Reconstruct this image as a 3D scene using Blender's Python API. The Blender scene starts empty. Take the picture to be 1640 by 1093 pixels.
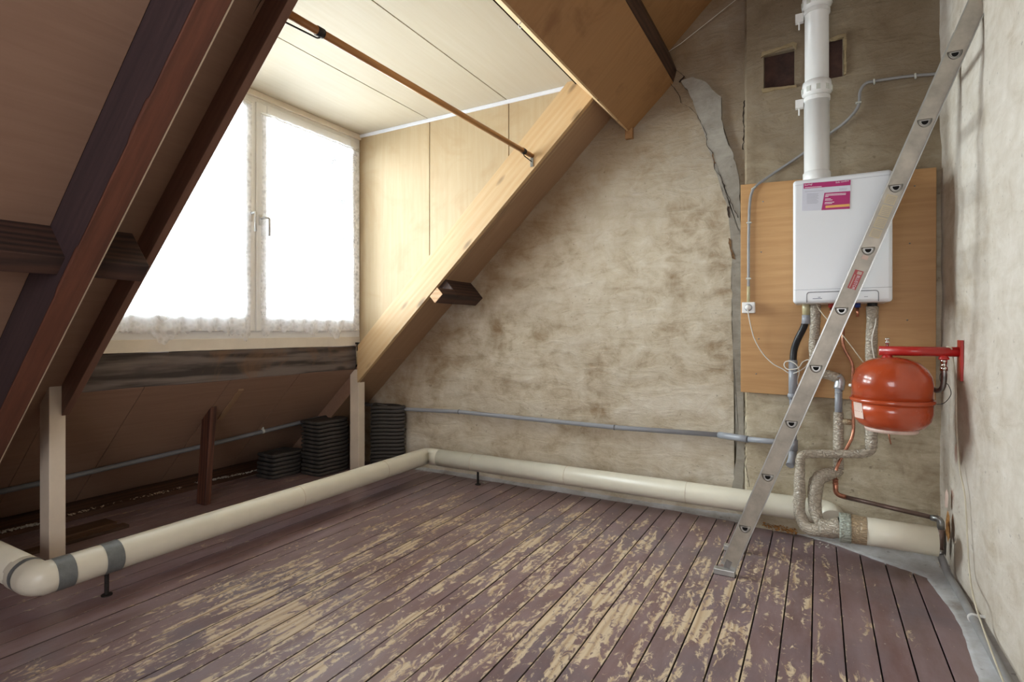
import bpy, bmesh, math, random
from mathutils import Vector, Matrix, noise
random.seed(7)
SC = bpy.context.scene
COL = SC.collection

# ------------------------------------------------------------------ camera
FPX, YAW, HOR, CAMH = 874.147, 0.5119043, 529.716, 1.2
cam_d = bpy.data.cameras.new('camera')
cam = bpy.data.objects.new('camera', cam_d)
COL.objects.link(cam)
cam.location = (0, 0, CAMH)
cam.rotation_euler = (math.radians(90), 0, YAW)
cam_d.sensor_width = 36.0
cam_d.lens = FPX / 1640.0 * 36.0
cam_d.shift_y = (HOR - 546.5) / 1640.0
cam_d.clip_start = 0.02
SC.camera = cam

# ------------------------------------------------------------------ colour management, world, lights
SC.view_settings.view_transform = 'Standard'
SC.view_settings.look = 'None'
SC.view_settings.gamma = 1.0
SC.view_settings.use_curve_mapping = False
SC.view_settings.exposure = 0.34
SC.cycles.use_denoising = True
SC.cycles.max_bounces = 10
SC.cycles.diffuse_bounces = 6
SC.cycles.transparent_max_bounces = 16
SC.cycles.sample_clamp_indirect = 6.0

W = bpy.data.worlds.new('overcast_sky')
SC.world = W
W.use_nodes = True
W.node_tree.nodes['Background'].inputs[0].default_value = (0.86, 0.93, 1.0, 1)
W.node_tree.nodes['Background'].inputs[1].default_value = 3.0


def area(name, loc, target, sx, sy, power, color):
    d = bpy.data.lights.new(name, 'AREA')
    d.shape = 'RECTANGLE'
    d.size, d.size_y, d.energy, d.color = sx, sy, power, color
    o = bpy.data.objects.new(name, d)
    COL.objects.link(o)
    o.location = loc
    o.rotation_euler = (Vector(target) - Vector(loc)).to_track_quat('-Z', 'Y').to_euler()
    return o


# daylight outside the dormer window; added fill light behind the camera
area('daylight_dormer', (-3.95, 2.55, 2.0), (-1.5, 2.45, 1.75), 3.2, 2.3, 490, (0.93, 0.965, 1.0))
area('fill_behind_camera', (-0.35, -1.85, 1.45), (-2.2, 2.6, 0.8), 1.8, 1.5, 50, (0.98, 0.97, 1.0))


# ------------------------------------------------------------------ helpers: pixels to space
FW = Vector((-math.sin(YAW), math.cos(YAW), 0))
RT = Vector((math.cos(YAW), math.sin(YAW), 0))
CP = Vector((0, 0, CAMH))


def ray(x, y):
    return FW + RT * ((x - 820) / FPX) + Vector((0, 0, (HOR - y) / FPX))


def onY(x, y, Y):
    d = ray(x, y)
    return CP + d * (Y / d.y)


def onX(x, y, X):
    d = ray(x, y)
    return CP + d * (X / d.x)


def onZ(x, y, Z=0.0):
    d = ray(x, y)
    return CP + d * ((Z - CAMH) / d.z)


SL, IC = 0.935536, 3.917992          # roof plane: z = SL*x + IC
SA = math.atan(SL)
UP = (math.cos(SA), math.sin(SA))    # along the slope, upwards
PN = (-math.sin(SA), math.cos(SA))   # out of the roof


def rz(x, off=0.0):
    return SL * x + IC - off


def onR(x, y, off=0.0):
    d = ray(x, y)
    t = (IC - off - CAMH) / (d.z - SL * d.x)
    return CP + d * t


# ------------------------------------------------------------------ helpers: objects
def lin(c):
    r = []
    for v in c:
        v /= 255.0
        r.append(v / 12.92 if v <= 0.04045 else ((v + 0.055) / 1.055) ** 2.4)
    return (r[0], r[1], r[2], 1.0)


def tag(o, label=None, cat=None, group=None, kind=None):
    if label: o['label'] = label
    if cat: o['category'] = cat
    if group: o['group'] = group
    if kind: o['kind'] = kind
    return o


def link(name, me, mat=None, parent=None, smooth=False):
    o = bpy.data.objects.new(name, me)
    COL.objects.link(o)
    if mat is not None:
        me.materials.append(mat)
    if smooth:
        for p in me.polygons:
            p.use_smooth = True
    if parent is not None:
        o.parent = parent
        o.matrix_parent_inverse = Matrix.Translation(-wloc(parent))
    return o


def wloc(o):
    v = Vector(o.location)
    return v


def thing(name, loc, label, cat, group=None):
    o = bpy.data.objects.new(name, None)
    COL.objects.link(o)
    o.location = loc
    o.empty_display_size = 0.05
    return tag(o, label, cat, group)


def mesh(name, vs, fs, mat=None, parent=None, smooth=False):
    me = bpy.data.meshes.new(name)
    me.from_pydata([tuple(v) for v in vs], [], fs)
    me.update()
    return link(name, me, mat, parent, smooth)


def from_bm(name, bm, mat=None, parent=None, smooth=False):
    bmesh.ops.recalc_face_normals(bm, faces=bm.faces)
    me = bpy.data.meshes.new(name)
    bm.to_mesh(me)
    bm.free()
    return link(name, me, mat, parent, smooth)


def bevel_bm(bm, w, seg=2, ang=0.5):
    if w <= 0: return
    es = [e for e in bm.edges if len(e.link_faces) == 2 and e.calc_face_angle(0) > ang]
    bmesh.ops.bevel(bm, geom=es, offset=w, segments=seg, affect='EDGES', profile=0.5)


def add_hex(bm, pts):
    """eight corners: bottom four, top four"""
    v = [bm.verts.new(p) for p in pts]
    for f in ((3, 2, 1, 0), (4, 5, 6, 7), (0, 1, 5, 4), (1, 2, 6, 5), (2, 3, 7, 6), (3, 0, 4, 7)):
        bm.faces.new([v[i] for i in f])


def add_box(bm, x0, x1, y0, y1, z0, z1):
    add_hex(bm, [(x0, y0, z0), (x1, y0, z0), (x1, y1, z0), (x0, y1, z0),
                 (x0, y0, z1), (x1, y0, z1), (x1, y1, z1), (x0, y1, z1)])


def box(name, x0, x1, y0, y1, z0, z1, mat, parent=None, bev=0.0, seg=2):
    bm = bmesh.new()
    add_box(bm, min(x0, x1), max(x0, x1), min(y0, y1), max(y0, y1), min(z0, z1), max(z0, z1))
    bmesh.ops.recalc_face_normals(bm, faces=bm.faces)
    bevel_bm(bm, bev, seg)
    return from_bm(name, bm, mat, parent)


def prism(name, poly, y0, y1, mat, parent=None, bev=0.0, cuts=0, rough=0.0):
    """polygon in x,z extruded along y"""
    bm = bmesh.new()
    n = len(poly)
    rings = []
    m = cuts + 2
    for k in range(m):
        y = y0 + (y1 - y0) * k / (m - 1)
        ring = []
        for i, (x, z) in enumerate(poly):
            dx = dz = 0
            if rough:
                dx = rough * noise.noise((x * 3 + i * 7.1, y * 4.0, z * 3))
                dz = rough * noise.noise((x * 3 + 31.7, y * 4.0 + i * 3.3, z * 3))
            ring.append(bm.verts.new((x + dx, y, z + dz)))
        rings.append(ring)
    bm.faces.new(rings[0][::-1])
    bm.faces.new(rings[-1])
    for a, b in zip(rings, rings[1:]):
        for i in range(n):
            bm.faces.new((a[i], a[(i + 1) % n], b[(i + 1) % n], b[i]))
    bmesh.ops.recalc_face_normals(bm, faces=bm.faces)
    bevel_bm(bm, bev, 2, 0.6)
    return from_bm(name, bm, mat, parent)


def slope_prism(name, xa, xb, off_lo, off_hi, y0, y1, mat, parent=None, bev=0.0, cuts=0, rough=0.0, plumb=True):
    """a piece following the roof slope between x=xa and xb"""
    poly = [(xa, rz(xa, off_lo)), (xb, rz(xb, off_lo)), (xb, rz(xb, off_hi)), (xa, rz(xa, off_hi))]
    return prism(name, poly, y0, y1, mat, parent, bev, cuts, rough)


def fillet(pts, rad, n=5):
    pts = [Vector(p) for p in pts]
    out = [pts[0]]
    for i in range(1, len(pts) - 1):
        a, b, c = pts[i - 1], pts[i], pts[i + 1]
        u, v = (a - b), (c - b)
        r = min(rad, u.length * 0.48, v.length * 0.48)
        p, q = b + u.normalized() * r, b + v.normalized() * r
        for k in range(n + 1):
            t = k / n
            out.append(p * (1 - t) ** 2 + b * 2 * t * (1 - t) + q * t * t)
    out.append(pts[-1])
    return out


def smooth_path(pts, n=6):
    pts = [Vector(p) for p in pts]
    P = [pts[0]] + pts + [pts[-1]]
    out = []
    for i in range(1, len(P) - 2):
        p0, p1, p2, p3 = P[i - 1], P[i], P[i + 1], P[i + 2]
        for k in range(n):
            t = k / n
            out.append(0.5 * ((2 * p1) + (p2 - p0) * t + (2 * p0 - 5 * p1 + 4 * p2 - p3) * t * t + (3 * p1 - p0 - 3 * p2 + p3) * t ** 3))
    out.append(pts[-1])
    return out


def add_tube(bm, pts, r, seg=16, cap=True, wob=0.0, step=0.0, seed=0.0):
    pts = [Vector(p) for p in pts]
    if step:
        q = [pts[0]]
        for a, b in zip(pts, pts[1:]):
            m = max(1, int((b - a).length / step))
            for k in range(1, m + 1):
                q.append(a.lerp(b, k / m))
        pts = q
    rr = r if callable(r) else (lambda t: r)
    n = len(pts)
    up = None
    rings = []
    for i, p in enumerate(pts):
        d = (pts[min(i + 1, n - 1)] - pts[max(i - 1, 0)]).normalized()
        if up is None:
            up = Vector((0, 0, 1)) if abs(d.z) < 0.9 else Vector((1, 0, 0))
        s = d.cross(up).normalized()
        up = s.cross(d).normalized()
        ring = []
        R = rr(i / (n - 1))
        for k in range(seg):
            a = 2 * math.pi * k / seg
            v = s * math.cos(a) + up * math.sin(a)
            w = 0.0
            if wob:
                w = wob * noise.noise(Vector((p.x * 14 + seed, p.y * 14, p.z * 14)) + v * 1.3) \
                    + 0.6 * wob * noise.noise(Vector((p.x * 60 + seed, p.y * 60, p.z * 60)) + v * 3)
            ring.append(bm.verts.new(p + v * (R + w)))
        rings.append(ring)
    for a, b in zip(rings, rings[1:]):
        for k in range(seg):
            bm.faces.new((a[k], a[(k + 1) % seg], b[(k + 1) % seg], b[k]))
    if cap:
        bm.faces.new(rings[0][::-1])
        bm.faces.new(rings[-1])


def tube(name, pts, r, mat, parent=None, seg=16, cap=True, wob=0.0, step=0.0, seed=0.0):
    bm = bmesh.new()
    add_tube(bm, pts, r, seg, cap, wob, step, seed)
    o = from_bm(name, bm, mat, parent)
    for p in o.data.polygons:
        p.use_smooth = len(p.vertices) == 4
    return o


def lathe(name, prof, centre, mat, parent=None, seg=48, axis='Z'):
    """prof: list of (r, h)"""
    bm = bmesh.new()
    c = Vector(centre)
    rings = []
    for r, h in prof:
        ring = []
        for k in range(seg):
            a = 2 * math.pi * k / seg
            if axis == 'Z': v = Vector((math.cos(a) * r, math.sin(a) * r, h))
            elif axis == 'X': v = Vector((h, math.cos(a) * r, math.sin(a) * r))
            else: v = Vector((math.cos(a) * r, h, math.sin(a) * r))
            ring.append(bm.verts.new(c + v))
        rings.append(ring)
    for a, b in zip(rings, rings[1:]):
        for k in range(seg):
            bm.faces.new((a[k], a[(k + 1) % seg], b[(k + 1) % seg], b[k]))
    if prof[0][0] > 1e-5: bm.faces.new(rings[0][::-1])
    if prof[-1][0] > 1e-5: bm.faces.new(rings[-1])
    bmesh.ops.remove_doubles(bm, verts=bm.verts, dist=1e-5)
    o = from_bm(name, bm, mat, parent)
    for p in o.data.polygons:
        p.use_smooth = len(p.vertices) <= 4
    return o


# ------------------------------------------------------------------ materials
class NT:
    def __init__(self, name):
        self.m = bpy.data.materials.new(name)
        self.m.use_nodes = True
        self.t = self.m.node_tree
        self.t.nodes.clear()
        self.out = self.t.nodes.new('ShaderNodeOutputMaterial')
        self.b = self.t.nodes.new('ShaderNodeBsdfPrincipled')
        self.t.links.new(self.b.outputs[0], self.out.inputs[0])

    def n(self, ty, **kw):
        nd = self.t.nodes.new(ty)
        for k, v in kw.items():
            setattr(nd, k, v)
        return nd

    def l(self, a, b):
        self.t.links.new(a, b)

    def setv(self, sock, v):
        if hasattr(v, 'is_linked') or isinstance(v, bpy.types.NodeSocket):
            self.l(v, sock)
        else:
            sock.default_value = v

    def coord(self, scale=(1, 1, 1), rot=(0, 0, 0), rand=False):
        tc = self.n('ShaderNodeTexCoord')
        mp = self.n('ShaderNodeMapping')
        mp.vector_type = 'TEXTURE' if False else 'POINT'
        mp.inputs['Scale'].default_value = scale
        src = tc.outputs['Object']
        if rot != (0, 0, 0):
            m0 = self.n('ShaderNodeMapping')
            m0.inputs['Rotation'].default_value = rot
            self.l(src, m0.inputs[0])
            src = m0.outputs[0]
        if rand:
            oi = self.n('ShaderNodeObjectInfo')
            mu = self.n('ShaderNodeMath', operation='MULTIPLY')
            self.l(oi.outputs['Random'], mu.inputs[0])
            mu.inputs[1].default_value = 37.0
            ad = self.n('ShaderNodeVectorMath', operation='ADD')
            self.l(src, ad.inputs[0])
            self.l(mu.outputs[0], ad.inputs[1])
            src = ad.outputs[0]
        self.l(src, mp.inputs[0])
        return mp.outputs[0]

    def noise(self, vec, scale, detail=4, rough=0.55, dist=0.0):
        nd = self.n('ShaderNodeTexNoise')
        self.l(vec, nd.inputs['Vector'])
        nd.inputs['Scale'].default_value = scale
        nd.inputs['Detail'].default_value = detail
        nd.inputs['Roughness'].default_value = rough
        nd.inputs['Distortion'].default_value = dist
        return nd.outputs['Fac']

    def ramp(self, fac, stops, interp='LINEAR'):
        nd = self.n('ShaderNodeValToRGB')
        nd.color_ramp.interpolation = interp
        el = nd.color_ramp.elements
        while len(el) < len(stops): el.new(0.5)
        for e, (p, c) in zip(el, stops):
            e.position = p
            e.color = c if len(c) == 4 else (*c, 1)
        self.l(fac, nd.inputs[0])
        return nd.outputs[0]

    def mask(self, fac, lo, hi):
        nd = self.n('ShaderNodeMapRange')
        nd.inputs['From Min'].default_value = lo
        nd.inputs['From Max'].default_value = hi
        self.l(fac, nd.inputs['Value'])
        return nd.outputs[0]

    def mix(self, fac, a, b, mode='MIX'):
        nd = self.n('ShaderNodeMix', data_type='RGBA', blend_type=mode)
        self.setv(nd.inputs['Factor'], fac)
        self.setv(nd.inputs['A'], a)
        self.setv(nd.inputs['B'], b)
        return nd.outputs['Result']

    def math(self, op, a, b=0.0):
        nd = self.n('ShaderNodeMath', operation=op)
        self.setv(nd.inputs[0], a)
        self.setv(nd.inputs[1], b)
        return nd.outputs[0]

    def bump(self, h, strength=0.3, dist=0.01, prev=None):
        nd = self.n('ShaderNodeBump')
        nd.inputs['Strength'].default_value = strength
        nd.inputs['Distance'].default_value = dist
        self.l(h, nd.inputs['Height'])
        if prev is not None: self.l(prev, nd.inputs['Normal'])
        return nd.outputs[0]

    def fin(self, color=None, rough=0.6, normal=None, metal=0.0, spec=0.5):
        if color is not None: self.setv(self.b.inputs['Base Color'], color)
        self.setv(self.b.inputs['Roughness'], rough)
        self.b.inputs['Metallic'].default_value = metal
        self.b.inputs['Specular IOR Level'].default_value = spec
        if normal is not None: self.l(normal, self.b.inputs['Normal'])
        return self.m


def plain(name, c, rough=0.5, metal=0.0, spec=0.5, var=0.12, scale=9.0, bump=0.0, bscale=40, coat=0.0):
    t = NT(name)
    v = t.coord()
    n1 = t.noise(v, scale, 5, 0.6)
    a = lin(c)
    dk = tuple(x * (1 - var * 1.6) for x in a[:3]) + (1,)
    lt = tuple(min(1, x * (1 + var)) for x in a[:3]) + (1,)
    col = t.ramp(n1, [(0.3, dk), (0.7, lt)])
    nm = None
    if bump:
        nm = t.bump(t.noise(v, bscale, 4, 0.6), bump, 0.004)
    r = t.mask(t.noise(v, scale * 2.3, 4, 0.6), -0.2, 1.2)
    rr = t.math('ADD', t.math('MULTIPLY', r, 0.16), rough - 0.08)
    m = t.fin(col, rr, nm, metal, spec)
    if coat: t.b.inputs['Coat Weight'].default_value = coat
    return m


def wood(name, light, dark, axis='Y', rot=(0, 0, 0), grain=1.0, rough=0.6, knots=0.0, contrast=1.0, bump=0.15, stain=None, rand=False, spec=0.4, wave=0.3):
    t = NT(name)
    sc = {'X': (0.9, 14, 14), 'Y': (14, 0.9, 14), 'Z': (14, 14, 0.9)}[axis]
    sc2 = {'X': (0.5, 5, 5), 'Y': (5, 0.5, 5), 'Z': (5, 5, 0.5)}[axis]
    v = t.coord(sc, rot, rand)
    v2 = t.coord(sc2, rot, rand)
    vo = t.coord((1, 1, 1), rot, rand)
    g = t.noise(v, 2.2 * grain, 7, 0.62, 0.6)
    wv = t.n('ShaderNodeTexWave', wave_type='RINGS', rings_direction=axis)
    t.l(v2, wv.inputs[0])
    wv.inputs['Scale'].default_value = 2.2 * grain
    wv.inputs['Distortion'].default_value = 5.0
    wv.inputs['Detail'].default_value = 3
    wv.inputs['Detail Scale'].default_value = 1.2
    f = t.math('ADD', t.math('MULTIPLY', g, 1 - wave), t.math('MULTIPLY', wv.outputs['Fac'], wave))
    lo, hi = 0.5 - 0.22 / contrast, 0.5 + 0.22 / contrast
    col = t.ramp(f, [(lo, lin(dark)), (hi, lin(light))])
    big = t.noise(vo, 2.1, 3, 0.5)
    col = t.mix(t.math('MULTIPLY', t.mask(big, 0.35, 0.75), 0.25), col, lin(dark))
    if stain:
        s = t.mask(t.noise(vo, 3.3, 5, 0.6, 0.8), 0.52, 0.68)
        col = t.mix(t.math('MULTIPLY', s, 0.65), col, lin(stain))
    if knots:
        vk = t.coord({'X': (2.2, 7, 7), 'Y': (7, 2.2, 7), 'Z': (7, 7, 2.2)}[axis], rot, rand)
        vo2 = t.n('ShaderNodeTexVoronoi')
        t.l(vk, vo2.inputs['Vector'])
        vo2.inputs['Scale'].default_value = 1.3
        k = t.mask(vo2.outputs['Distance'], 0.20, 0.08)
        col = t.mix(t.math('MULTIPLY', k, knots), col, lin([c * 0.55 for c in dark]))
    nm = t.bump(f, bump, 0.004)
    return t.fin(col, rough, nm, 0, spec)


SR = (0, SA, 0)     # turns the slope onto the x axis


def plaster(name, base, dark, light, bumpy=0.6, brick=None, streak=0.0, top=None, edge=None):
    t = NT(name)
    v = t.coord()
    n1 = t.noise(v, 1.7, 7, 0.62, 0.4)
    n2 = t.noise(v, 9.0, 8, 0.68, 0.6)
    vs = t.coord((1.4, 1.4, 4.2))
    n3 = t.noise(vs, 2.6, 6, 0.6, 1.1)
    f = t.math('ADD', t.math('MULTIPLY', n1, 0.45), t.math('ADD', t.math('MULTIPLY', n2, 0.3), t.math('MULTIPLY', n3, 0.25)))
    col = t.ramp(f, [(0.37, lin(dark)), (0.49, lin(base)), (0.61, lin(light))])
    # small scuffs and holes
    sp = t.mask(t.noise(v, 34, 3, 0.5), 0.68, 0.74)
    col = t.mix(t.math('MULTIPLY', sp, 0.45), col, lin([c * 0.6 for c in dark]))
    sw = t.mask(t.noise(t.coord((1, 1, 1.6)), 15, 6, 0.7, 2.0), 0.6, 0.68)
    col = t.mix(t.math('MULTIPLY', sw, 0.35), col, lin(light))
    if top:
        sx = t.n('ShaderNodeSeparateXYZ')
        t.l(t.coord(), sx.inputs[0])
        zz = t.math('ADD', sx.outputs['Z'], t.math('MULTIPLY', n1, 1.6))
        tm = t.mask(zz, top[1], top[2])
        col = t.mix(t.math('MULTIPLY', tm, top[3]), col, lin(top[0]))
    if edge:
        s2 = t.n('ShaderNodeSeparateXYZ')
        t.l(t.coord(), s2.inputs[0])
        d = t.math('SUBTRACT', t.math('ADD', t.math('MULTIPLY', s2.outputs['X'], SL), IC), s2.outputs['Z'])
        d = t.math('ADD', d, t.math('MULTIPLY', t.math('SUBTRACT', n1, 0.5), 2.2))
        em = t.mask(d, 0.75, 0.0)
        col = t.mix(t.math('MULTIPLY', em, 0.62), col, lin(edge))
    if brick:
        bmk = t.mask(t.noise(v, 3.1, 6, 0.65, 0.5), 0.665, 0.69)
        col = t.mix(t.math('MULTIPLY', bmk, 0.8), col, lin(brick))
    h = t.math('ADD', t.math('MULTIPLY', n2, 0.6), t.math('MULTIPLY', t.noise(v, 45, 5, 0.7), 0.35))
    nm = t.bump(h, bumpy, 0.012)
    nm = t.bump(n3, bumpy * 0.6, 0.03, nm)
    return t.fin(col, 0.92, nm, 0, 0.2)


def floor_material():
    t = NT('worn_floor_paint')
    v = t.coord((1, 1, 1), (0, 0, 0), True)
    vw = t.coord()
    # bare pine with growth rings along the board
    vr = t.coord((3.6, 0.55, 1), (0, 0, 0), True)
    warp = t.n('ShaderNodeTexWave', wave_type='BANDS', bands_direction='X')
    t.l(vr, warp.inputs[0])
    warp.inputs['Scale'].default_value = 2.6
    warp.inputs['Distortion'].default_value = 9.0
    warp.inputs['Detail'].default_value = 2.0
    warp.inputs['Detail Scale'].default_value = 0.9
    ring = warp.outputs['Fac']
    fine = t.noise(t.coord((60, 2.5, 1), (0, 0, 0), True), 1.5, 5, 0.6)
    bare = t.ramp(ring, [(0.0, lin((192, 166, 134))), (0.35, lin((214, 193, 160))), (0.9, lin((222, 204, 174)))])
    bare = t.mix(t.math('MULTIPLY', t.mask(fine, 0.35, 0.7), 0.28), bare, lin((160, 132, 98)))
    # paint, varying per board
    oi = t.n('ShaderNodeObjectInfo')
    pa = t.ramp(oi.outputs['Random'], [(0.0, lin((112, 83, 81))), (0.5, lin((126, 100, 98))), (1.0, lin((106, 83, 82)))])
    pn = t.noise(t.coord((5, 1.2, 1), (0, 0, 0), True), 2.5, 6, 0.65)
    pa = t.mix(t.mask(pn, 0.3, 0.72), pa, lin((142, 122, 126)))
    dirt = t.mask(t.noise(vw, 2.0, 5, 0.6, 0.6), 0.5, 0.66)
    pa = t.mix(t.math('MULTIPLY', dirt, 0.5), pa, lin((98, 94, 104)))
    # wear mask
    sx = t.n('ShaderNodeSeparateXYZ')
    t.l(vw, sx.inputs[0])
    # less wear near walls and under the eaves
    gx = t.math('MINIMUM', t.mask(sx.outputs['X'], 0.45, -0.25), t.mask(sx.outputs['X'], -2.75, -2.3))
    gy = t.mask(sx.outputs['Y'], 3.75, 2.9)
    g = t.math('MINIMUM', gx, gy)
    w1 = t.noise(t.coord((4.4, 1.0, 1), (0, 0, 0), True), 3.0, 5, 0.6, 0.9)
    w2 = t.noise(vw, 1.1, 3, 0.5)
    w3 = t.noise(t.coord((1.9, 1.0, 1), (0, 0, 0), True), 13.0, 6, 0.70, 1.6)
    w = t.math('ADD', t.math('MULTIPLY', w1, 0.42), t.math('ADD', t.math('MULTIPLY', w2, 0.16), t.math('MULTIPLY', w3, 0.42)))
    w = t.math('ADD', w, t.math('MULTIPLY', t.math('SUBTRACT', ring, 0.5), 0.018))
    w = t.math('ADD', w, t.math('MULTIPLY', g, 0.085))
    tg = t.n('ShaderNodeTexCoord')
    sg = t.n('ShaderNodeSeparateXYZ')
    t.l(tg.outputs['Generated'], sg.inputs[0])
    ed = t.mask(t.math('ABSOLUTE', t.math('SUBTRACT', sg.outputs['X'], 0.5)), 0.43, 0.5)
    w = t.math('ADD', w, t.math('MULTIPLY', ed, 0.045))
    m = t.mask(w, 0.590, 0.628)
    col = t.mix(t.math('MULTIPLY', m, 0.88), pa, bare)
    # fine scratches
    sc = t.mask(t.noise(t.coord((30, 12, 1), (0, 0, 0.4), True), 3.0, 8, 0.8, 1.5), 0.64, 0.70)
    col = t.mix(t.math('MULTIPLY', sc, 0.4), col, lin((190, 168, 150)))
    spk = t.mask(t.noise(vw, 60, 2, 0.5), 0.75, 0.78)
    col = t.mix(t.math('MULTIPLY', spk, 0.6), col, lin((215, 210, 200)))
    gm = t.n('ShaderNodeNewGeometry')
    sn = t.n('ShaderNodeSeparateXYZ')
    t.l(gm.outputs['Normal'], sn.inputs[0])
    side = t.mask(t.math('ABSOLUTE', sn.outputs['Z']), 0.85, 0.45)
    col = t.mix(side, col, lin((46, 32, 28)))
    rough = t.math('ADD', t.math('MULTIPLY', m, 0.2), 0.32)
    h = t.math('ADD', t.math('MULTIPLY', m, -0.5), t.math('MULTIPLY', fine, 0.4))
    nm = t.bump(h, 0.25, 0.002)
    nm = t.bump(t.noise(vw, 6.0, 3, 0.5), 0.12, 0.02, nm)
    return t.fin(col, rough, nm, 0, 0.55)


def tape_wrap(name, c, rough=0.17):
    t = NT(name)
    v = t.coord()
    n = t.noise(v, 26, 5, 0.62, 3.5)
    vo = t.n('ShaderNodeTexVoronoi')
    vo.feature = 'DISTANCE_TO_EDGE'
    dv = t.n('ShaderNodeVectorMath', operation='ADD')
    nv = t.n('ShaderNodeTexNoise')
    t.l(v, nv.inputs['Vector'])
    nv.inputs['Scale'].default_value = 18
    sv = t.n('ShaderNodeVectorMath', operation='SCALE')
    t.l(nv.outputs['Color'], sv.inputs[0])
    sv.inputs['Scale'].default_value = 0.09
    t.l(t.coord((1, 1, 2.2)), dv.inputs[0])
    t.l(sv.outputs[0], dv.inputs[1])
    t.l(dv.outputs[0], vo.inputs['Vector'])
    vo.inputs['Scale'].default_value = 30
    e = t.mask(vo.outputs['Distance'], 0.0, 0.22)
    h = t.math('ADD', t.math('MULTIPLY', n, 0.6), t.math('MULTIPLY', e, 0.4))
    dk = tuple(x * 0.62 for x in lin(c)[:3]) + (1,)
    lt = tuple(min(1, x * 1.12) for x in lin(c)[:3]) + (1,)
    col = t.ramp(h, [(0.2, dk), (0.5, lin(c)), (0.85, lt)])
    return t.fin(col, rough, t.bump(h, 0.9, 0.008), 0.0, 0.7)


def lace_material(name, cover, band):
    """white net curtain: thin cloth, part open weave, part thread"""
    m = bpy.data.materials.new(name)
    m.use_nodes = True
    t = m.node_tree
    t.nodes.clear()
    N = NT.__new__(NT)
    N.m, N.t = m, t
    out = t.nodes.new('ShaderNodeOutputMaterial')
    v = N.coord()
    vo = N.n('ShaderNodeTexVoronoi')
    t.links.new(v, vo.inputs['Vector'])
    vo.inputs['Scale'].default_value = 34 if band else 70
    vor = N.mask(vo.outputs['Distance'], 0.25, 0.55)
    nz = N.mask(N.noise(v, 9 if band else 5, 4, 0.6, 0.8), 0.4, 0.6)
    f = N.math('ADD', N.math('MULTIPLY', vor, 0.16), N.math('MULTIPLY', nz, 0.22))
    f = N.math('ADD', f, cover - 0.2)
    tr = N.n('ShaderNodeBsdfTransparent')
    df = N.n('ShaderNodeBsdfDiffuse')
    df.inputs[0].default_value = (0.95, 0.96, 1.0, 1)
    tl = N.n('ShaderNodeBsdfTranslucent')
    tl.inputs[0].default_value = (0.95, 0.96, 1.0, 1)
    m1 = N.n('ShaderNodeMixShader')
    m1.inputs[0].default_value = 0.45
    N.l(df.outputs[0], m1.inputs[1]); N.l(tl.outputs[0], m1.inputs[2])
    m2 = N.n('ShaderNodeMixShader')
    N.l(f, m2.inputs[0])
    N.l(tr.outputs[0], m2.inputs[1]); N.l(m1.outputs[0], m2.inputs[2])
    N.l(m2.outputs[0], out.inputs[0])
    return m


def glass_material():
    m = bpy.data.materials.new('window_glass')
    m.use_nodes = True
    t = m.node_tree
    t.nodes.clear()
    out = t.nodes.new('ShaderNodeOutputMaterial')
    tr = t.nodes.new('ShaderNodeBsdfTransparent')
    tr.inputs[0].default_value = (0.95, 0.98, 0.97, 1)
    gl = t.nodes.new('ShaderNodeBsdfGlossy')
    gl.inputs['Roughness'].default_value = 0.02
    fr = t.nodes.new('ShaderNodeFresnel')
    fr.inputs[0].default_value = 1.45
    mx = t.nodes.new('ShaderNodeMixShader')
    t.links.new(fr.outputs[0], mx.inputs[0])
    t.links.new(tr.outputs[0], mx.inputs[1]); t.links.new(gl.outputs[0], mx.inputs[2])
    t.links.new(mx.outputs[0], out.inputs[0])
    return m


M = {}
M['floor'] = floor_material()
M['under'] = plain('dark_underfloor', (32, 24, 20), 0.9)
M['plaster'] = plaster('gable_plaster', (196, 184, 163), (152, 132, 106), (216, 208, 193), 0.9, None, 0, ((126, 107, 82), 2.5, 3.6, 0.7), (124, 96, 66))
M['breast'] = plaster('breast_plaster', (182, 170, 146), (134, 118, 96), (208, 199, 178), 0.8, (150, 114, 98), 0, ((118, 101, 80), 2.1, 3.3, 0.75))
M['rwall'] = plaster('right_plaster', (204, 195, 182), (182, 169, 150), (219, 212, 202), 0.4, (168, 134, 120))
M['cement'] = plaster('cement', (150, 144, 134), (126, 119, 108), (170, 165, 154), 0.35)
M['exposed'] = plain('exposed_brown_render', (116, 88, 60), 0.95, var=0.4, scale=60)
M['mortar'] = plaster('floor_mortar', (172, 171, 170), (134, 126, 116), (196, 198, 202), 0.4)
M['lightcement'] = plaster('light_skim', (176, 174, 170), (150, 147, 140), (190, 188, 184), 0.2)
M['lip'] = plaster('rough_plaster_lip', (156, 138, 106), (116, 100, 76), (176, 160, 128), 1.0)
M['crack'] = plain('crack_dark', (48, 36, 26), 0.95)
M['plylight'] = wood('pale_plywood', (194, 184, 166), (184, 170, 146), 'Y', contrast=0.6, bump=0.02, rough=0.6, wave=0.05)
M['plycheek'] = wood('pale_cheek_plywood', (188, 170, 140), (174, 150, 114), 'Z', contrast=0.6, bump=0.03, rough=0.6, wave=0.06, stain=(172, 146, 110))
M['plydark'] = wood('brown_lining', (158, 128, 108), (136, 106, 88), 'Y', contrast=0.6, bump=0.03, rough=0.5, wave=0.05)
M['plybay'] = wood('tan_lining', (164, 134, 106), (144, 112, 84), 'X', SR, contrast=0.6, bump=0.03, rough=0.55, wave=0.05)
M['plyorange'] = wood('orange_plywood', (166, 124, 82), (142, 102, 62), 'X', SR, contrast=0.6, bump=0.04, rough=0.55, stain=(118, 80, 46), wave=0.08)
M['olddark'] = wood('old_dark_timber', (112, 102, 98), (58, 50, 48), 'Y', grain=1.1, contrast=1.4, bump=0.6, rough=0.75, knots=0.7, stain=(120, 92, 70))
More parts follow.
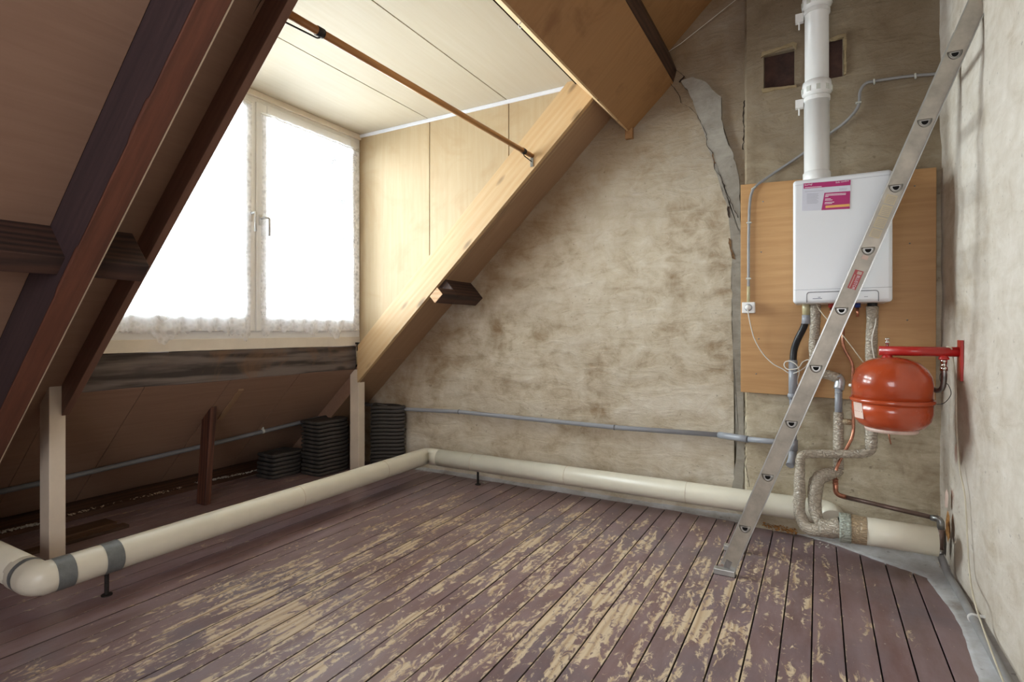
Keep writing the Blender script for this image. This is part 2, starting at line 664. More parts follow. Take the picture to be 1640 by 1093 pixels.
M['purlin'] = wood('dark_purlin', (84, 58, 48), (44, 34, 32), 'Y', grain=0.9, bump=0.4, rough=0.7)
M['rafter'] = wood('red_brown_rafter', (126, 78, 60), (82, 52, 42), 'X', SR, grain=1.2, contrast=0.8, bump=0.25, rough=0.55, wave=0.12)
M['rafterdark'] = wood('dark_rafter', (144, 108, 92), (108, 78, 66), 'X', SR, grain=1.0, contrast=0.7, bump=0.2, rough=0.5, wave=0.1)
M['pine'] = wood('pine_rafter', (206, 182, 144), (186, 148, 102), 'X', SR, contrast=0.6, bump=0.04, rough=0.5, knots=0.7, wave=0.15)
M['sawn'] = wood('sawn_end', (226, 190, 150), (190, 146, 104), 'X', grain=2, contrast=0.8, bump=0.05)
M['stainshade'] = wood('stained_shaded_side', (74, 56, 58), (48, 38, 42), 'X', SR, grain=1.0, contrast=0.7, bump=0.2, rough=0.6, wave=0.1)
M['beam'] = wood('dark_brown_beam', (84, 56, 40), (52, 34, 24), 'Y', bump=0.2)
M['post'] = plain('cream_paint_wood', (226, 212, 194), 0.5, var=0.06, scale=5, bump=0.1, bscale=30)
M['postdark'] = wood('brown_prop_wood', (110, 68, 50), (62, 38, 32), 'Z', bump=0.25)
M['plank'] = wood('loose_plank_wood', (104, 76, 56), (66, 46, 34), 'Y', bump=0.2)
M['board'] = wood('backing_plywood', (200, 158, 108), (174, 130, 82), 'X', contrast=0.7, bump=0.05, rough=0.5, grain=1.4, wave=0.12)
M['cream'] = plain('cream_pipe_plastic', (222, 217, 200), 0.34, var=0.05, scale=4)
M['tape'] = plain('grey_duct_tape', (112, 116, 116), 0.42, var=0.12, scale=30, bump=0.4, bscale=60)
M['iron'] = plain('dark_iron', (52, 48, 46), 0.6, 0.6, var=0.3, scale=50)
M['pvc'] = plain('grey_pvc', (150, 154, 162), 0.36, var=0.04)
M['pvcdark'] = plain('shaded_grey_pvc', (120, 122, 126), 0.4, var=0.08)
M['white'] = plain('white_enamel', (226, 229, 233), 0.3, var=0.015, scale=2)
M['whitep'] = plain('white_plastic', (232, 232, 230), 0.35, var=0.02)
M['frame'] = plain('white_window_frame', (232, 232, 232), 0.35, var=0.02)
M['sill'] = plain('cream_sill_wood', (224, 216, 204), 0.45, var=0.04, bump=0.06)
M['trim'] = plain('white_trim', (226, 228, 236), 0.4, var=0.02)
M['handle'] = plain('satin_white_handle', (205, 205, 206), 0.25, 0.3, var=0.02)
M['alu'] = plain('ladder_aluminium', (186, 187, 184), 0.36, 0.7, var=0.10, scale=14, bump=0.08, bscale=120)
M['aluweb'] = plain('weathered_aluminium', (188, 182, 170), 0.5, 0.3, var=0.16, scale=12, bump=0.1, bscale=90)
M['aludk'] = plain('rung_dark_cap', (14, 13, 12), 0.9)
M['alucollar'] = plain('rung_collar', (160, 158, 152), 0.35, 0.8, var=0.1)
M['steel'] = plain('galvanised_steel', (150, 150, 148), 0.35, 0.9, var=0.2, scale=40)
M['chrome'] = plain('chrome', (215, 214, 208), 0.16, 1.0, var=0.03)
M['red'] = plain('red_tube_enamel', (172, 36, 32), 0.35, var=0.06, coat=0.3)
M['redvessel'] = plain('red_vessel_enamel', (178, 72, 36), 0.26, var=0.05, scale=3, coat=0.5)
M['copper'] = plain('copper', (186, 128, 104), 0.3, 0.85, var=0.25, scale=22)
M['brownpipe'] = plain('brown_painted_pipe', (112, 92, 84), 0.35, 0.35, var=0.2, scale=22)
M['wrap'] = tape_wrap('taped_insulation', (180, 170, 154))
M['wraptan'] = tape_wrap('tan_tape', (178, 158, 128), 0.4)
M['wrapgreen'] = tape_wrap('grey_green_tape', (172, 180, 168), 0.4)
M['foil'] = plain('silver_foil', (196, 200, 206), 0.3, 0.6, var=0.08, scale=60, bump=0.6, bscale=70)
M['black'] = plain('black_rubber', (26, 27, 30), 0.4, var=0.2)
M['blue'] = plain('blue_nut', (40, 62, 140), 0.4)
M['yellowish'] = plain('yellowed_clear_plastic', (196, 188, 150), 0.3)
M['cablegrey'] = plain('grey_cable', (148, 148, 148), 0.45)
M['cablewhite'] = plain('white_cable', (226, 222, 212), 0.45)
M['cablecream'] = plain('cream_cable', (208, 200, 178), 0.45)
M['clip'] = plain('cable_clip', (200, 202, 194), 0.4)
M['rust'] = plain('rusty_plate', (70, 46, 38), 0.8, 0.1, var=0.35, scale=16, bump=0.3)
M['tile'] = plain('dark_clay_tile', (62, 58, 55), 0.75, var=0.35, scale=12, bump=0.4, bscale=40)
M['crumbw'] = plain('white_crumbs', (190, 184, 174), 0.9)
M['crumbo'] = plain('orange_foam', (176, 124, 66), 0.9, var=0.35, scale=60, bump=0.8)
M['bar'] = wood('clothes_bar_wood', (184, 134, 80), (138, 92, 50), 'Y', bump=0.05, rough=0.35)
M['lace'] = lace_material('net_curtain', 0.28, False)
M['laceband'] = lace_material('lace_border', 0.48, True)
M['glass'] = glass_material()
M['magenta'] = plain('magenta_print', (172, 26, 104), 0.4, var=0.02)
M['paper'] = plain('card_paper', (208, 210, 222), 0.4, var=0.02)
M['orangeprint'] = plain('orange_print', (232, 176, 96), 0.4, var=0.02)
M['printwhite'] = plain('white_print', (238, 226, 234), 0.4, var=0.0)
M['printgrey'] = plain('grey_print', (150, 152, 162), 0.5, var=0.0)
M['sticker'] = plain('red_sticker', (176, 44, 44), 0.4, var=0.05)
M['label'] = plain('aged_label', (206, 194, 164), 0.5, var=0.05)
M['pink'] = plain('pale_pink_label', (214, 188, 176), 0.5)
M['edge'] = plain('pale_edge', (196, 176, 150), 0.6)

# ------------------------------------------------------------------ the setting: floor
floor = box('floor', -4.6, 0.9, -2.1, 3.95, -0.12, -0.03, M['under'])
tag(floor, kind='structure')
seams = [0.62, 0.514, 0.406, 0.299, 0.193, 0.085, -0.023, -0.127, -0.237, -0.343, -0.453]
while seams[-1] > -4.45:
    seams.append(seams[-1] - (0.1113 if seams[-1] > -1.1 else 0.1142))
for a, b in zip(seams[1:], seams):
    y1 = 3.705
    xm = (a + b) / 2
    if xm > -0.3: y1 = 3.66 - 0.30 * max(0, (xm + 0.2))
    bm = bmesh.new()
    h = random.uniform(-0.0012, 0.0012)
    add_box(bm, a + 0.0022, b - 0.0024, -2.05, y1 + random.uniform(-0.004, 0.004), -0.028, h)
    bmesh.ops.recalc_face_normals(bm, faces=bm.faces)
    bevel_bm(bm, 0.0016, 1)
    o = from_bm('floorboard', bm, M['floor'], floor)


# ------------------------------------------------------------------ the setting: walls
def grid_wall(name, us, vs, fn, mat, skip=None):
    verts, faces = [], []
    nu, nv = len(us), len(vs)
    for u in us:
        for v in vs:
            verts.append(fn(u, v))
    for i in range(nu - 1):
        for j in range(nv - 1):
            if skip and skip((us[i] + us[i + 1]) / 2, (vs[j] + vs[j + 1]) / 2): continue
            faces.append((i * nv + j, (i + 1) * nv + j, (i + 1) * nv + j + 1, i * nv + j + 1))
    return mesh(name, verts, faces, mat, None, True)


def lsp(a, b, n):
    return [a + (b - a) * i / (n - 1) for i in range(n)]


def nz(x, y, z, s, a):
    return a * noise.noise((x * s, y * s, z * s))


def gable_pt(x, t):
    z = t * (rz(x) + 0.12)
    if x < -4.0: z = max(z, t * 0.35)
    dy = nz(x, 1.3, z * 1.8, 2.2, 0.012) + nz(x * .5, 4.3, z * 1.6, 7, 0.007) + nz(x, 9.3, z, 18, 0.003)
    if x > -1.15: dy = dy * 0.4 + 0.002
    return (x, 3.735 + dy, z - 0.03)


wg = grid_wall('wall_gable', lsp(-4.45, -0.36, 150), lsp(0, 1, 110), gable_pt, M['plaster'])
tag(wg, kind='structure')

BX0, BY = -0.398, 3.625
v1a, v1b = onY(1223, 84, BY), onY(1272.5, 137, BY)
v1c = onY(1273, 75, BY)
v2a, v2b = onY(1306, 64, BY), onY(1350.5, 122, BY)
VENTS = [(v1a.x, v1b.x, v1b.z, v1c.z - 0.01), (v2a.x, v2b.x, v2b.z, onY(1351, 58, BY).z)]
ux = sorted(set([round(v, 4) for v in lsp(BX0 + 0.012, 0.62, 46)] + [round(v, 4) for w in VENTS for v in w[:2]]))
vz = sorted(set([round(v, 4) for v in lsp(-0.03, 4.5, 120)] + [round(v, 4) for w in VENTS for v in w[2:]]))


def breast_pt(x, z):
    dy = nz(x, 2.3, z * 1.5, 3, 0.010) + nz(x, 5.3, z, 9, 0.005) + nz(x, 7.7, z, 22, 0.002)
    for a, b, c, d in VENTS:
        if a - .035 < x < b + .035 and c - .035 < z < d + .035: dy *= 0.08
    if x < BX0 + 0.02: dy = dy * 0.4 + 0.004
    return (x, BY + dy, z)


def in_vent(x, z):
    return any(a < x < b and c < z < d for a, b, c, d in VENTS)


br = grid_wall('wall_chimney', ux, vz, breast_pt, M['breast'], in_vent)
tag(br, kind='structure')
# the narrow return on its left side
rv, rf = [], []
for j, z in enumerate(vz):
    p = breast_pt(ux[0], z)
    rv += [p, (BX0 + nz(1, 1, z, 6, 0.004), BY + 0.02, z), (BX0 + nz(1, 3, z, 6, 0.004), 3.80, z)]
for j in range(len(vz) - 1):
    for k in range(2):
        rf.append((3 * j + k, 3 * j + k + 1, 3 * j + k + 4, 3 * j + k + 3))
mesh('wall_return', rv, rf, M['breast'], br)
for (a, b, c, d) in VENTS:
    vv = [(a, BY - .001, c), (b, BY - .001, c), (b, BY - .001, d), (a, BY - .001, d),
          (a + .004, BY + .05, c), (b - .004, BY + .05, c), (b - .004, BY + .05, d), (a + .004, BY + .05, d)]
    mesh('vent_reveal', vv, [(0, 1, 5, 4), (1, 2, 6, 5), (2, 3, 7, 6), (3, 0, 4, 7)], M['breast'], br)
    box('vent_plate', a - .01, b + .01, BY + .034, BY + .04, c - .01, d + .01, M['rust'], br)


def rw_x(y):
    return 0.549 + 0.029 * (3.62 - y)


def right_pt(y, z):
    dx = nz(1.3, y, z * 1.4, 2.0, 0.012) + nz(4.3, y, z, 7, 0.005) + nz(2.3, y, z, 20, 0.002)
    if y > 3.3: dx += 0.012 * math.sin((y - 3.3) * 8)
    return (rw_x(y) + dx + 0.006, y, z)


wr = grid_wall('wall_right', lsp(-2.1, 3.70, 130), lsp(-0.03, 4.6, 100), right_pt, M['rwall'])
tag(wr, kind='structure')
wb = box('wall_behind', -4.6, 0.9, -2.16, -2.1, -0.1, 4.6, M['rwall'])
tag(wb, kind='structure')


for (xa_, xb_, ya_) in ((-4.6, 0.9, 3.86),):
    box('wall_light_seal', xa_, xb_, ya_, ya_ + .05, -.1, 4.7, M['under'], wg)  # unseen sheet added behind the walls to stop sky light leaking in


# crack, cement band and light patches in the gable plaster
def patch(name, pxs, Y, mat, parent, thick=0.004, jit=0.0, plane='Y'):
    pts = []
    n = len(pxs)
    for i in range(n):
        (x0, y0), (x1, y1) = pxs[i], pxs[(i + 1) % n]
        m = max(1, int(math.hypot(x1 - x0, y1 - y0) / 6))
        for k in range(m):
            t = k / m
            pts.append((x0 + (x1 - x0) * t + random.uniform(-jit, jit), y0 + (y1 - y0) * t + random.uniform(-jit, jit)))
    if plane == 'Y':
        p3 = [onY(x, y, Y) for x, y in pts]
        dv = Vector((0, thick, 0))
    else:
        p3 = [onX(x, y, rw_x(3.0) if Y is None else Y) for x, y in pts]
        dv = Vector((thick, 0, 0))
    bm = bmesh.new()
    a = [bm.verts.new(p) for p in p3]
    b = [bm.verts.new(p + dv) for p in p3]
    bm.faces.new(a)
    for i in range(len(a)):
        bm.faces.new((a[i], b[i], b[(i + 1) % len(a)], a[(i + 1) % len(a)]))
    bmesh.ops.triangulate(bm, faces=[f for f in bm.faces if len(f.verts) > 4])
    return from_bm(name, bm, mat, parent)


def crack(name, pxs, Y, w, parent, mat=None):
    pts = []
    for (x0, y0), (x1, y1) in zip(pxs, pxs[1:]):
        m = max(1, int(math.hypot(x1 - x0, y1 - y0) / 4))
        for k in range(m):
            t = k / m
            pts.append((x0 + (x1 - x0) * t + random.uniform(-1, 1), y0 + (y1 - y0) * t + random.uniform(-.6, .6)))
    pts.append(pxs[-1])
    vs, fs = [], []
    for i, (x, y) in enumerate(pts):
        p = onY(x, y, Y)
        ww = w * random.uniform(0.4, 1.3)
        vs += [p + Vector((-ww / 2, 0, ww * .2)), p + Vector((ww / 2, 0, -ww * .2))]
    for i in range(len(pts) - 1):
        fs.append((2 * i, 2 * i + 1, 2 * i + 3, 2 * i + 2))
    o = mesh(name, vs, fs, mat or M['crack'], parent)
    return o


cem = patch('cement_patch', [(1089, 128), (1104, 150), (1123, 191), (1132, 217), (1133, 235), (1145, 255), (1145, 273), (1155, 299),
             (1165, 331), (1168, 349), (1169, 381), (1172, 420), (1172, 500), (1175, 600), (1181, 700), (1176, 760), (1172, 790), (1189, 790), (1193, 730), (1191, 640),
             (1187, 560), (1187, 420), (1186, 350), (1184, 290), (1179, 267), (1173, 243), (1161, 223), (1155, 185), (1154, 156), (1142, 144), (1129, 129), (1108, 124)],
            3.702, M['cement'], wg, 0.03, 1.2)
crack('crack', [(1072, 131), (1087, 150), (1090, 165), (1108, 174), (1117, 185), (1124, 201), (1131, 215), (1132, 235), (1142, 245),
                (1145, 272), (1156, 285), (1162, 305), (1175, 335), (1182, 349)], 3.6985, 0.0055, wg)
crack('crack', [(1082, 112), (1096, 122), (1088, 132)], 3.6985, 0.010, wg)
crack('crack', [(1192, 160), (1191, 190), (1192, 215), (1190, 240)], 3.6985, 0.008, wg)
crack('crack', [(1166, 331), (1168, 349)], 3.6985, 0.012, wg)
crack('crack', [(1168, 382), (1171, 398), (1175, 415)], 3.6985, 0.018, wg, M['exposed'])
crack('crack', [(1141, 246), (1145, 262)], 3.6980, 0.014, wg, M['exposed'])
crack('crack', [(1193, 640), (1194, 690), (1194, 740), (1200, 780)], 3.610, 0.003, wg)
patch('plaster_lip', [(1219, 92), (1221, 83), (1250, 75), (1271, 66), (1277, 69), (1275, 78), (1270, 73), (1247, 80), (1225, 88)], 3.612, M['lip'], br, 0.02, .8)
patch('plaster_lip', [(1220, 143), (1236, 140), (1258, 138), (1276, 135), (1275, 139), (1250, 142), (1222, 148)], 3.614, M['lip'], br, 0.02, .8)
patch('plaster_lip', [(1329, 62), (1345, 55), (1356, 54), (1355, 118), (1352, 119), (1351, 59), (1332, 65)], 3.612, M['lip'], br, 0.02, .8)
# pale skim on the upper right of the breast and broken plaster at its corner
patch('skim_patch', [(1516, -4), (1519, 40), (1524, 58), (1536, 50), (1552, 20), (1560, -4)], 3.585, M['lightcement'], br, 0.02, 1.0)

# mortar fillet where the boards meet the gable and right walls
outer = [(-3.05, 3.70), (-2.5, 3.70), (-1.9, 3.698), (-1.4, 3.70), (-0.84, 3.699), (-0.5, 3.67), (-0.2, 3.644), (-0.03, 3.60), (0.10, 3.54),
         (0.2, 3.465), (0.303, 3.39), (0.40, 3.335), (0.455, 3.29), (0.468, 3.16), (0.492, 3.0), (0.50, 2.79), (0.488, 2.6), (0.478, 2.40),
         (0.49, 2.0), (0.50, 1.4), (0.50, 0.5), (0.52, -2.0)]
inner = [(-3.05, 3.76), (-2.5, 3.76), (-1.9, 3.76), (-1.4, 3.76), (-0.84, 3.76), (-0.5, 3.76), (-0.38, 3.76), (-0.03, 3.66), (0.10, 3.66),
         (0.2, 3.66), (0.303, 3.66), (0.42, 3.66), (0.60, 3.66), (0.60, 3.3), (0.6, 3.0), (0.6, 2.79), (0.61, 2.6), (0.62, 2.40),
         (0.64, 2.0), (0.66, 1.4), (0.68, 0.5), (0.75, -2.0)]
mv, mf = [], []
K = 8
fine_o, fine_i = [], []
for (a, b, c, d) in zip(outer, outer[1:], inner, inner[1:]):
    for k in range(5):
        t = k / 5
        fine_o.append((a[0] + (b[0] - a[0]) * t + random.uniform(-.003, .003), a[1] + (b[1] - a[1]) * t + random.uniform(-.003, .003)))
        fine_i.append((c[0] + (d[0] - c[0]) * t, c[1] + (d[1] - c[1]) * t))
fine_o.append(outer[-1]); fine_i.append(inner[-1])
for (ox, oy), (ix, iy) in zip(fine_o, fine_i):
    mv.append((ox, oy, -0.01))
    for k in range(K):
        t = k / (K - 1)
        x, y = ox + (ix - ox) * t, oy + (iy - oy) * t
        mv.append((x, y, 0.004 + 0.035 * t ** 1.3 + nz(x, y, 1, 9, 0.006) * min(1, t * 3)))
for i in range(len(fine_o) - 1):
    for k in range(K):
        mf.append((i * (K + 1) + k, (i + 1) * (K + 1) + k, (i + 1) * (K + 1) + k + 1, i * (K + 1) + k + 1))
tag(mesh('baseboard_mortar', mv, mf, M['mortar'], None, True), kind='structure')

# ------------------------------------------------------------------ roof lining: panels between the rafters
roof = bpy.data.objects.new('ceiling', None)
COL.objects.link(roof)
tag(roof, kind='structure')
TH = 0.012


def lining(xa, xb, off, y0, y1, mat, th=TH):
    return slope_prism('lining_panel', xa, xb, off, off - th / math.cos(SA), y0, y1, mat, roof, 0.0015)


lining(-4.25, 0.72, 0.0, -2.1, 0.928, M['plydark'])
lining(-4.40, -0.9, -0.153, 1.024, 1.303, M['plydark'])
for a, b in ((1.305, 1.722), (1.726, 2.258), (2.262, 2.812), (2.816, 3.384)):
    lining(-4.40, -3.425, -0.153, a, b, M['plydark'])
slope_prism('lining_edge', -4.35, -3.378, 0.0, -0.165, 3.3845, 3.3865, M['plydark'], roof)
# bay next to the gable, three boards
for a, b in ((-4.3, -3.285), (-3.281, -3.168), (-3.164, -1.02)):
    lining(a, b, 0.0, 3.387, 3.79, M['plybay'])
# upper roof above the boxed beam
lining(-0.905, 0.72, 0.0, 1.0, 3.79, M['plyorange'])
slope_prism('batten', -3.74, -3.50, -0.150, -0.140, 2.365, 2.405, M['plybay'], roof)

# unseen seal outside the lining, added against leaking sky light; open at the dormer
for (xa_, xb_, ya_, yb_) in ((-5.0, 0.9, -2.3, 1.296), (-5.0, -3.46, 1.296, 3.424), (-5.0, 0.9, 3.424, 4.0), (-1.40, 0.9, 1.296, 3.424)):
    slope_prism('roof_light_seal', xa_, xb_, -0.22, -0.26, ya_, yb_, M['under'], roof)
box('roof_light_seal', -3.52, -3.50, 1.25, 3.45, 0.83, 1.09, M['under'], roof)
for ya_ in (1.262, 3.426):
    prism('roof_light_seal', [(-3.55, rz(-3.55, -.17)), (-1.22, rz(-1.22, -.17)), (-1.22, 2.96), (-3.55, 2.96)], ya_, ya_ + .02, M['under'], roof)

# wall plate in the eave corner
plate = prism('trim_eaves', [(-4.34, -0.03), (-4.10, -0.03), (-4.10, 0.03), (-4.20, 0.075), (-4.34, 0.075)], -2.0, 3.72, M['beam'], None, 0.0, 30, 0.01)
tag(plate, kind='structure')


# ------------------------------------------------------------------ timbers
def timber(o, label, cat, group=None):
    return tag(o, label, cat, group)


r1 = slope_prism('rafter', -3.88, -0.95, 0.29, -0.005, 0.930, 1.018, M['rafter'], None, 0.004, 0, 0)
timber(r1, 'broad red-brown principal rafter nearest the camera, left of the dormer', 'rafter')
slope_prism('pale_edge', -3.86, -0.98, 0.291, 0.283, 1.018, 1.0215, M['edge'], r1)
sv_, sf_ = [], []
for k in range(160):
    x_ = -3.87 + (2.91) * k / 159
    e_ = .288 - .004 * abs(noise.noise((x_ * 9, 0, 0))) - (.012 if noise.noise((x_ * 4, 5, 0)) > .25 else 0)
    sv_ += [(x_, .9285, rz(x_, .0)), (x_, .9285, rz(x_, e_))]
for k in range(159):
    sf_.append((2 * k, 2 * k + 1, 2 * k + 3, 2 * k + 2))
mesh('stained_shaded_side', sv_, sf_, M['stainshade'], r1)  # ragged dark stain; shade of facing away from the window put into its colour
r2 = slope_prism('rafter', -3.372, -0.95, 0.0, -0.165, 1.303, 1.337, M['rafterdark'], None, 0.002)
timber(r2, 'thin dark brown rafter edging the near side of the dormer window', 'rafter')
r3 = slope_prism('rafter', -3.372, -1.14, 0.0, -0.306, 3.352, 3.386, M['pine'], None, 0.002)
timber(r3, 'pale pine rafter edging the far side of the dormer, clothes bar screwed to it', 'rafter')

PA, PB = (-2.372, 1.463), (-2.438, 1.401)
PC, PD = (PB[0] - .683 * .20, PB[1] + .73 * .20), (PA[0] - .683 * .20, PA[1] + .73 * .20)
pl = prism('purlin', [PA, PD, PC, PB], -2.0, 1.215, M['purlin'], None, 0.003, 40, 0.006)
timber(pl, 'long dark old purlin crossing behind the broad rafter on the left', 'beam')
st = prism('purlin', [PA, PD, PC, PB], 3.389, 3.76, M['purlin'], None, 0.003, 8, 0.004)
timber(st, 'short sawn-off dark purlin stub set into the gable plaster', 'beam')
e2 = [(PA[0], PA[1]), (PA[0] - .683 * .068, PA[1] + .73 * .068), (PB[0] - .683 * .068, PB[1] + .73 * .068), (PB[0], PB[1])]
prism('notched_nose', e2, 3.199, 3.392, M['purlin'], st, .002)
prism('sawn_end', e2, 3.192, 3.1985, M['sawn'], st)

wp = prism('window_beam', [(-3.50, .872), (-3.400, .872), (-3.400, 1.071), (-3.50, 1.071)], 1.325, 3.366, M['olddark'], None, 0.004, 40, 0.007)
timber(wp, 'weathered dark knotty beam under the dormer window', 'beam')

post = prism('post', [(-3.478, 0.0), (-3.372, 0.0), (-3.372, .955), (-3.478, .90)], 1.252, 1.322, M['post'], None, 0.003)
timber(post, 'cream painted square post at the left, beneath the near dormer rafter', 'post')
post = prism('post', [(-3.476, 0.0), (-3.374, 0.0), (-3.374, .870), (-3.474, .866)], 3.372, 3.442, M['post'], None, 0.003)
timber(post, 'cream painted square post in front of the stacked roof tiles', 'post')
bm = bmesh.new()
t0 = onX(338, 652, -3.62)
add_hex(bm, [(-3.76, 2.225, 0), (-3.66, 2.225, 0), (-3.66, 2.268, 0), (-3.76, 2.268, 0),
             (-3.735, 2.249, .60), (-3.625, 2.249, .678), (-3.625, 2.290, .678), (-3.735, 2.290, .60)])
bmesh.ops.recalc_face_normals(bm, faces=bm.faces)
bevel_bm(bm, 0.003, 1)
timber(from_bm('prop', bm, M['postdark']), 'short dark brown wooden prop under the low sloping panels', 'post')
# small dark bracket at the far lower corner of the window
o = box('corner_bracket', -3.395, -3.362, 3.352, 3.40, 1.085, 1.10, M['iron'])
add = box('plate', -3.372, -3.366, 3.345, 3.352, 1.03, 1.10, M['iron'], o)
tag(o, 'small dark metal bracket at the lower right corner of the window', 'bracket')

# boxed beam and the dark timber above it
A_, B_ = (-1.15, 2.588), (-0.852, 2.870)
box_beam = thing('boxed_beam', (-1.15, 0, 2.588), 'wide orange-brown plywood box beam sloping under the roof, ending at the gable', 'beam')
q = 0.010
An, Bn = (A_[0] - .683 * .37, A_[1] + .73 * .37), (B_[0] - .683 * .2, B_[1] + .73 * .2)
prism('soffit_panel', [A_, B_, (B_[0] + PN[0] * q, B_[1] + PN[1] * q), (A_[0] + PN[0] * q, A_[1] + PN[1] * q)], -2.0, 3.745, M['plyorange'], box_beam, 0.001)
prism('side_panel', [(A_[0] - .004, A_[1] + .004), (An[0], An[1]), (An[0] - .008, An[1] - .008), (A_[0] - .012, A_[1] - .002)], -2.0, 3.745, M['pine'], box_beam)
tb = prism('roof_beam', [(-.852, 2.874), (-.832, 2.952), (-.885, 3.095), (-1.02, 2.99), (-.93, 2.90)], -2.0, 3.76, M['beam'], None, 0.002, 20, 0.003)
timber(tb, 'dark brown roof beam along the upper edge of the plywood box beam', 'beam')
bk = box('brick_stub', onY(1002, 210, 3.72).x, onY(1014, 210, 3.72).x, 3.70, 3.76, onY(1008, 223, 3.72).z, onY(1008, 205, 3.72).z, M['plyorange'], None, 0.004)
tag(bk, 'small broken brown brick end under the tip of the box beam', 'brick')

# ------------------------------------------------------------------ dormer: ceiling, cheeks, trim
dorm = bpy.data.objects.new('ceiling_dormer', None)
COL.objects.link(dorm)
tag(dorm, kind='structure')
for a, b in ((-3.46, -2.666), (-2.658, -1.956), (-1.948, -1.385)):
    box('ceiling_panel', a, b, 1.30, 3.42, 2.857, 2.869, M['plylight'], dorm, 0.001)
box('dormer_light_seal', -3.7, -1.3, 1.2, 3.55, 2.90, 2.93, M['under'], dorm)  # unseen panel added above the ceiling to keep sky light out
cheek = bpy.data.objects.new('wall_dormer', None)
COL.objects.link(cheek)
tag(cheek, kind='structure')


def cheek_panel(a, b, y0, y1, lo):
    prism('cheek_panel', [(a, max(.9, rz(a, lo))), (b, rz(b, lo)), (b, 2.862), (a, 2.862)], y0, y1, M['plycheek'], cheek, 0.001)


for a, b in ((-3.46, -2.660), (-2.653, -1.946), (-1.939, -1.18)):
    cheek_panel(a, b, 3.410, 3.422, 0.0)
    cheek_panel(a, b, 1.288, 1.300, -0.17)
tr = box('trim_1', -3.385, -1.385, 3.392, 3.409, 2.832, 2.856, M['trim'], None, 0.002)
tag(tr, kind='structure')

# ------------------------------------------------------------------ window
win = bpy.data.objects.new('window_1', None)
COL.objects.link(win)
win.location = (-3.40, 2.37, 1.08)
tag(win, kind='structure')
WX = -3.400


def rect_frame(name, y0, y1, z0, z1, w, x0, x1, mat, parent, bev=0.003, wb=None, wt=None):
    bm = bmesh.new()
    wb = wb or w
    wt = wt or w
    add_box(bm, x0, x1, y0, y0 + w, z0, z1)
    add_box(bm, x0, x1, y1 - w, y1, z0, z1)
    add_box(bm, x0, x1, y0 + w, y1 - w, z0, z0 + wb)
    add_box(bm, x0, x1, y0 + w, y1 - w, z1 - wt, z1)
    bmesh.ops.recalc_face_normals(bm, faces=bm.faces)
    bevel_bm(bm, bev, 2)
    return from_bm(name, bm, mat, parent)


rect_frame('window_frame', 1.310, 3.408, 1.145, 2.835, 0.05, -3.47, WX, M['frame'], win)
box('window_head', -3.47, WX + 0.02, 1.31, 3.408, 2.815, 2.856, M['sill'], win, 0.002)
box('window_sill', -3.47, WX + 0.006, 1.31, 3.408, 1.073, 1.147, M['sill'], win, 0.003)


box('window_mullion', -3.47, WX + .004, 2.375, 2.455, 1.19, 2.80, M['frame'], win, .002)


def sash(y0, y1, name):
    s = rect_frame(name, y0, y1, 1.195, 2.785, 0.082, -3.455, WX + 0.016, M['frame'], win, 0.005, 0.10, 0.08)
    box('glass_pane', -3.435, -3.431, y0 + .07, y1 - .07, 1.27, 2.72, M['glass'], s)
    return s


sash(1.375, 2.408, 'left_sash')
sash(2.422, 3.372, 'right_sash')
for z in (1.30, 2.66):
    box('hinge', WX + .001, WX + .014, 3.374, 3.392, z, z + .075, M['handle'], win, 0.002)


def handle(y, z, s, label):
    b = bmesh.new()
    add_box(b, WX + .016, WX + .024, y - .014, y + .014, z - .045, z + .03)
    bmesh.ops.recalc_face_normals(b, faces=b.faces)
    bevel_bm(b, .003, 2)
    h = from_bm('window_handle', b, M['handle'], win)
    return h


def lever(h, y, z, dy):
    x = WX + .024
    tube('lever', fillet([(x, y, z), (x + .045, y, z), (x + .047, y + dy, z), (x + .046, y + dy * 1.02, z - .125)], .012, 4), 0.0085, M['handle'], win, 10)


handle(2.372, 1.99, 1, '')
lever(None, 2.372, 2.00, 0.004)
handle(2.452, 1.975, 1, '')
lever(None, 2.452, 1.98, 0.03)


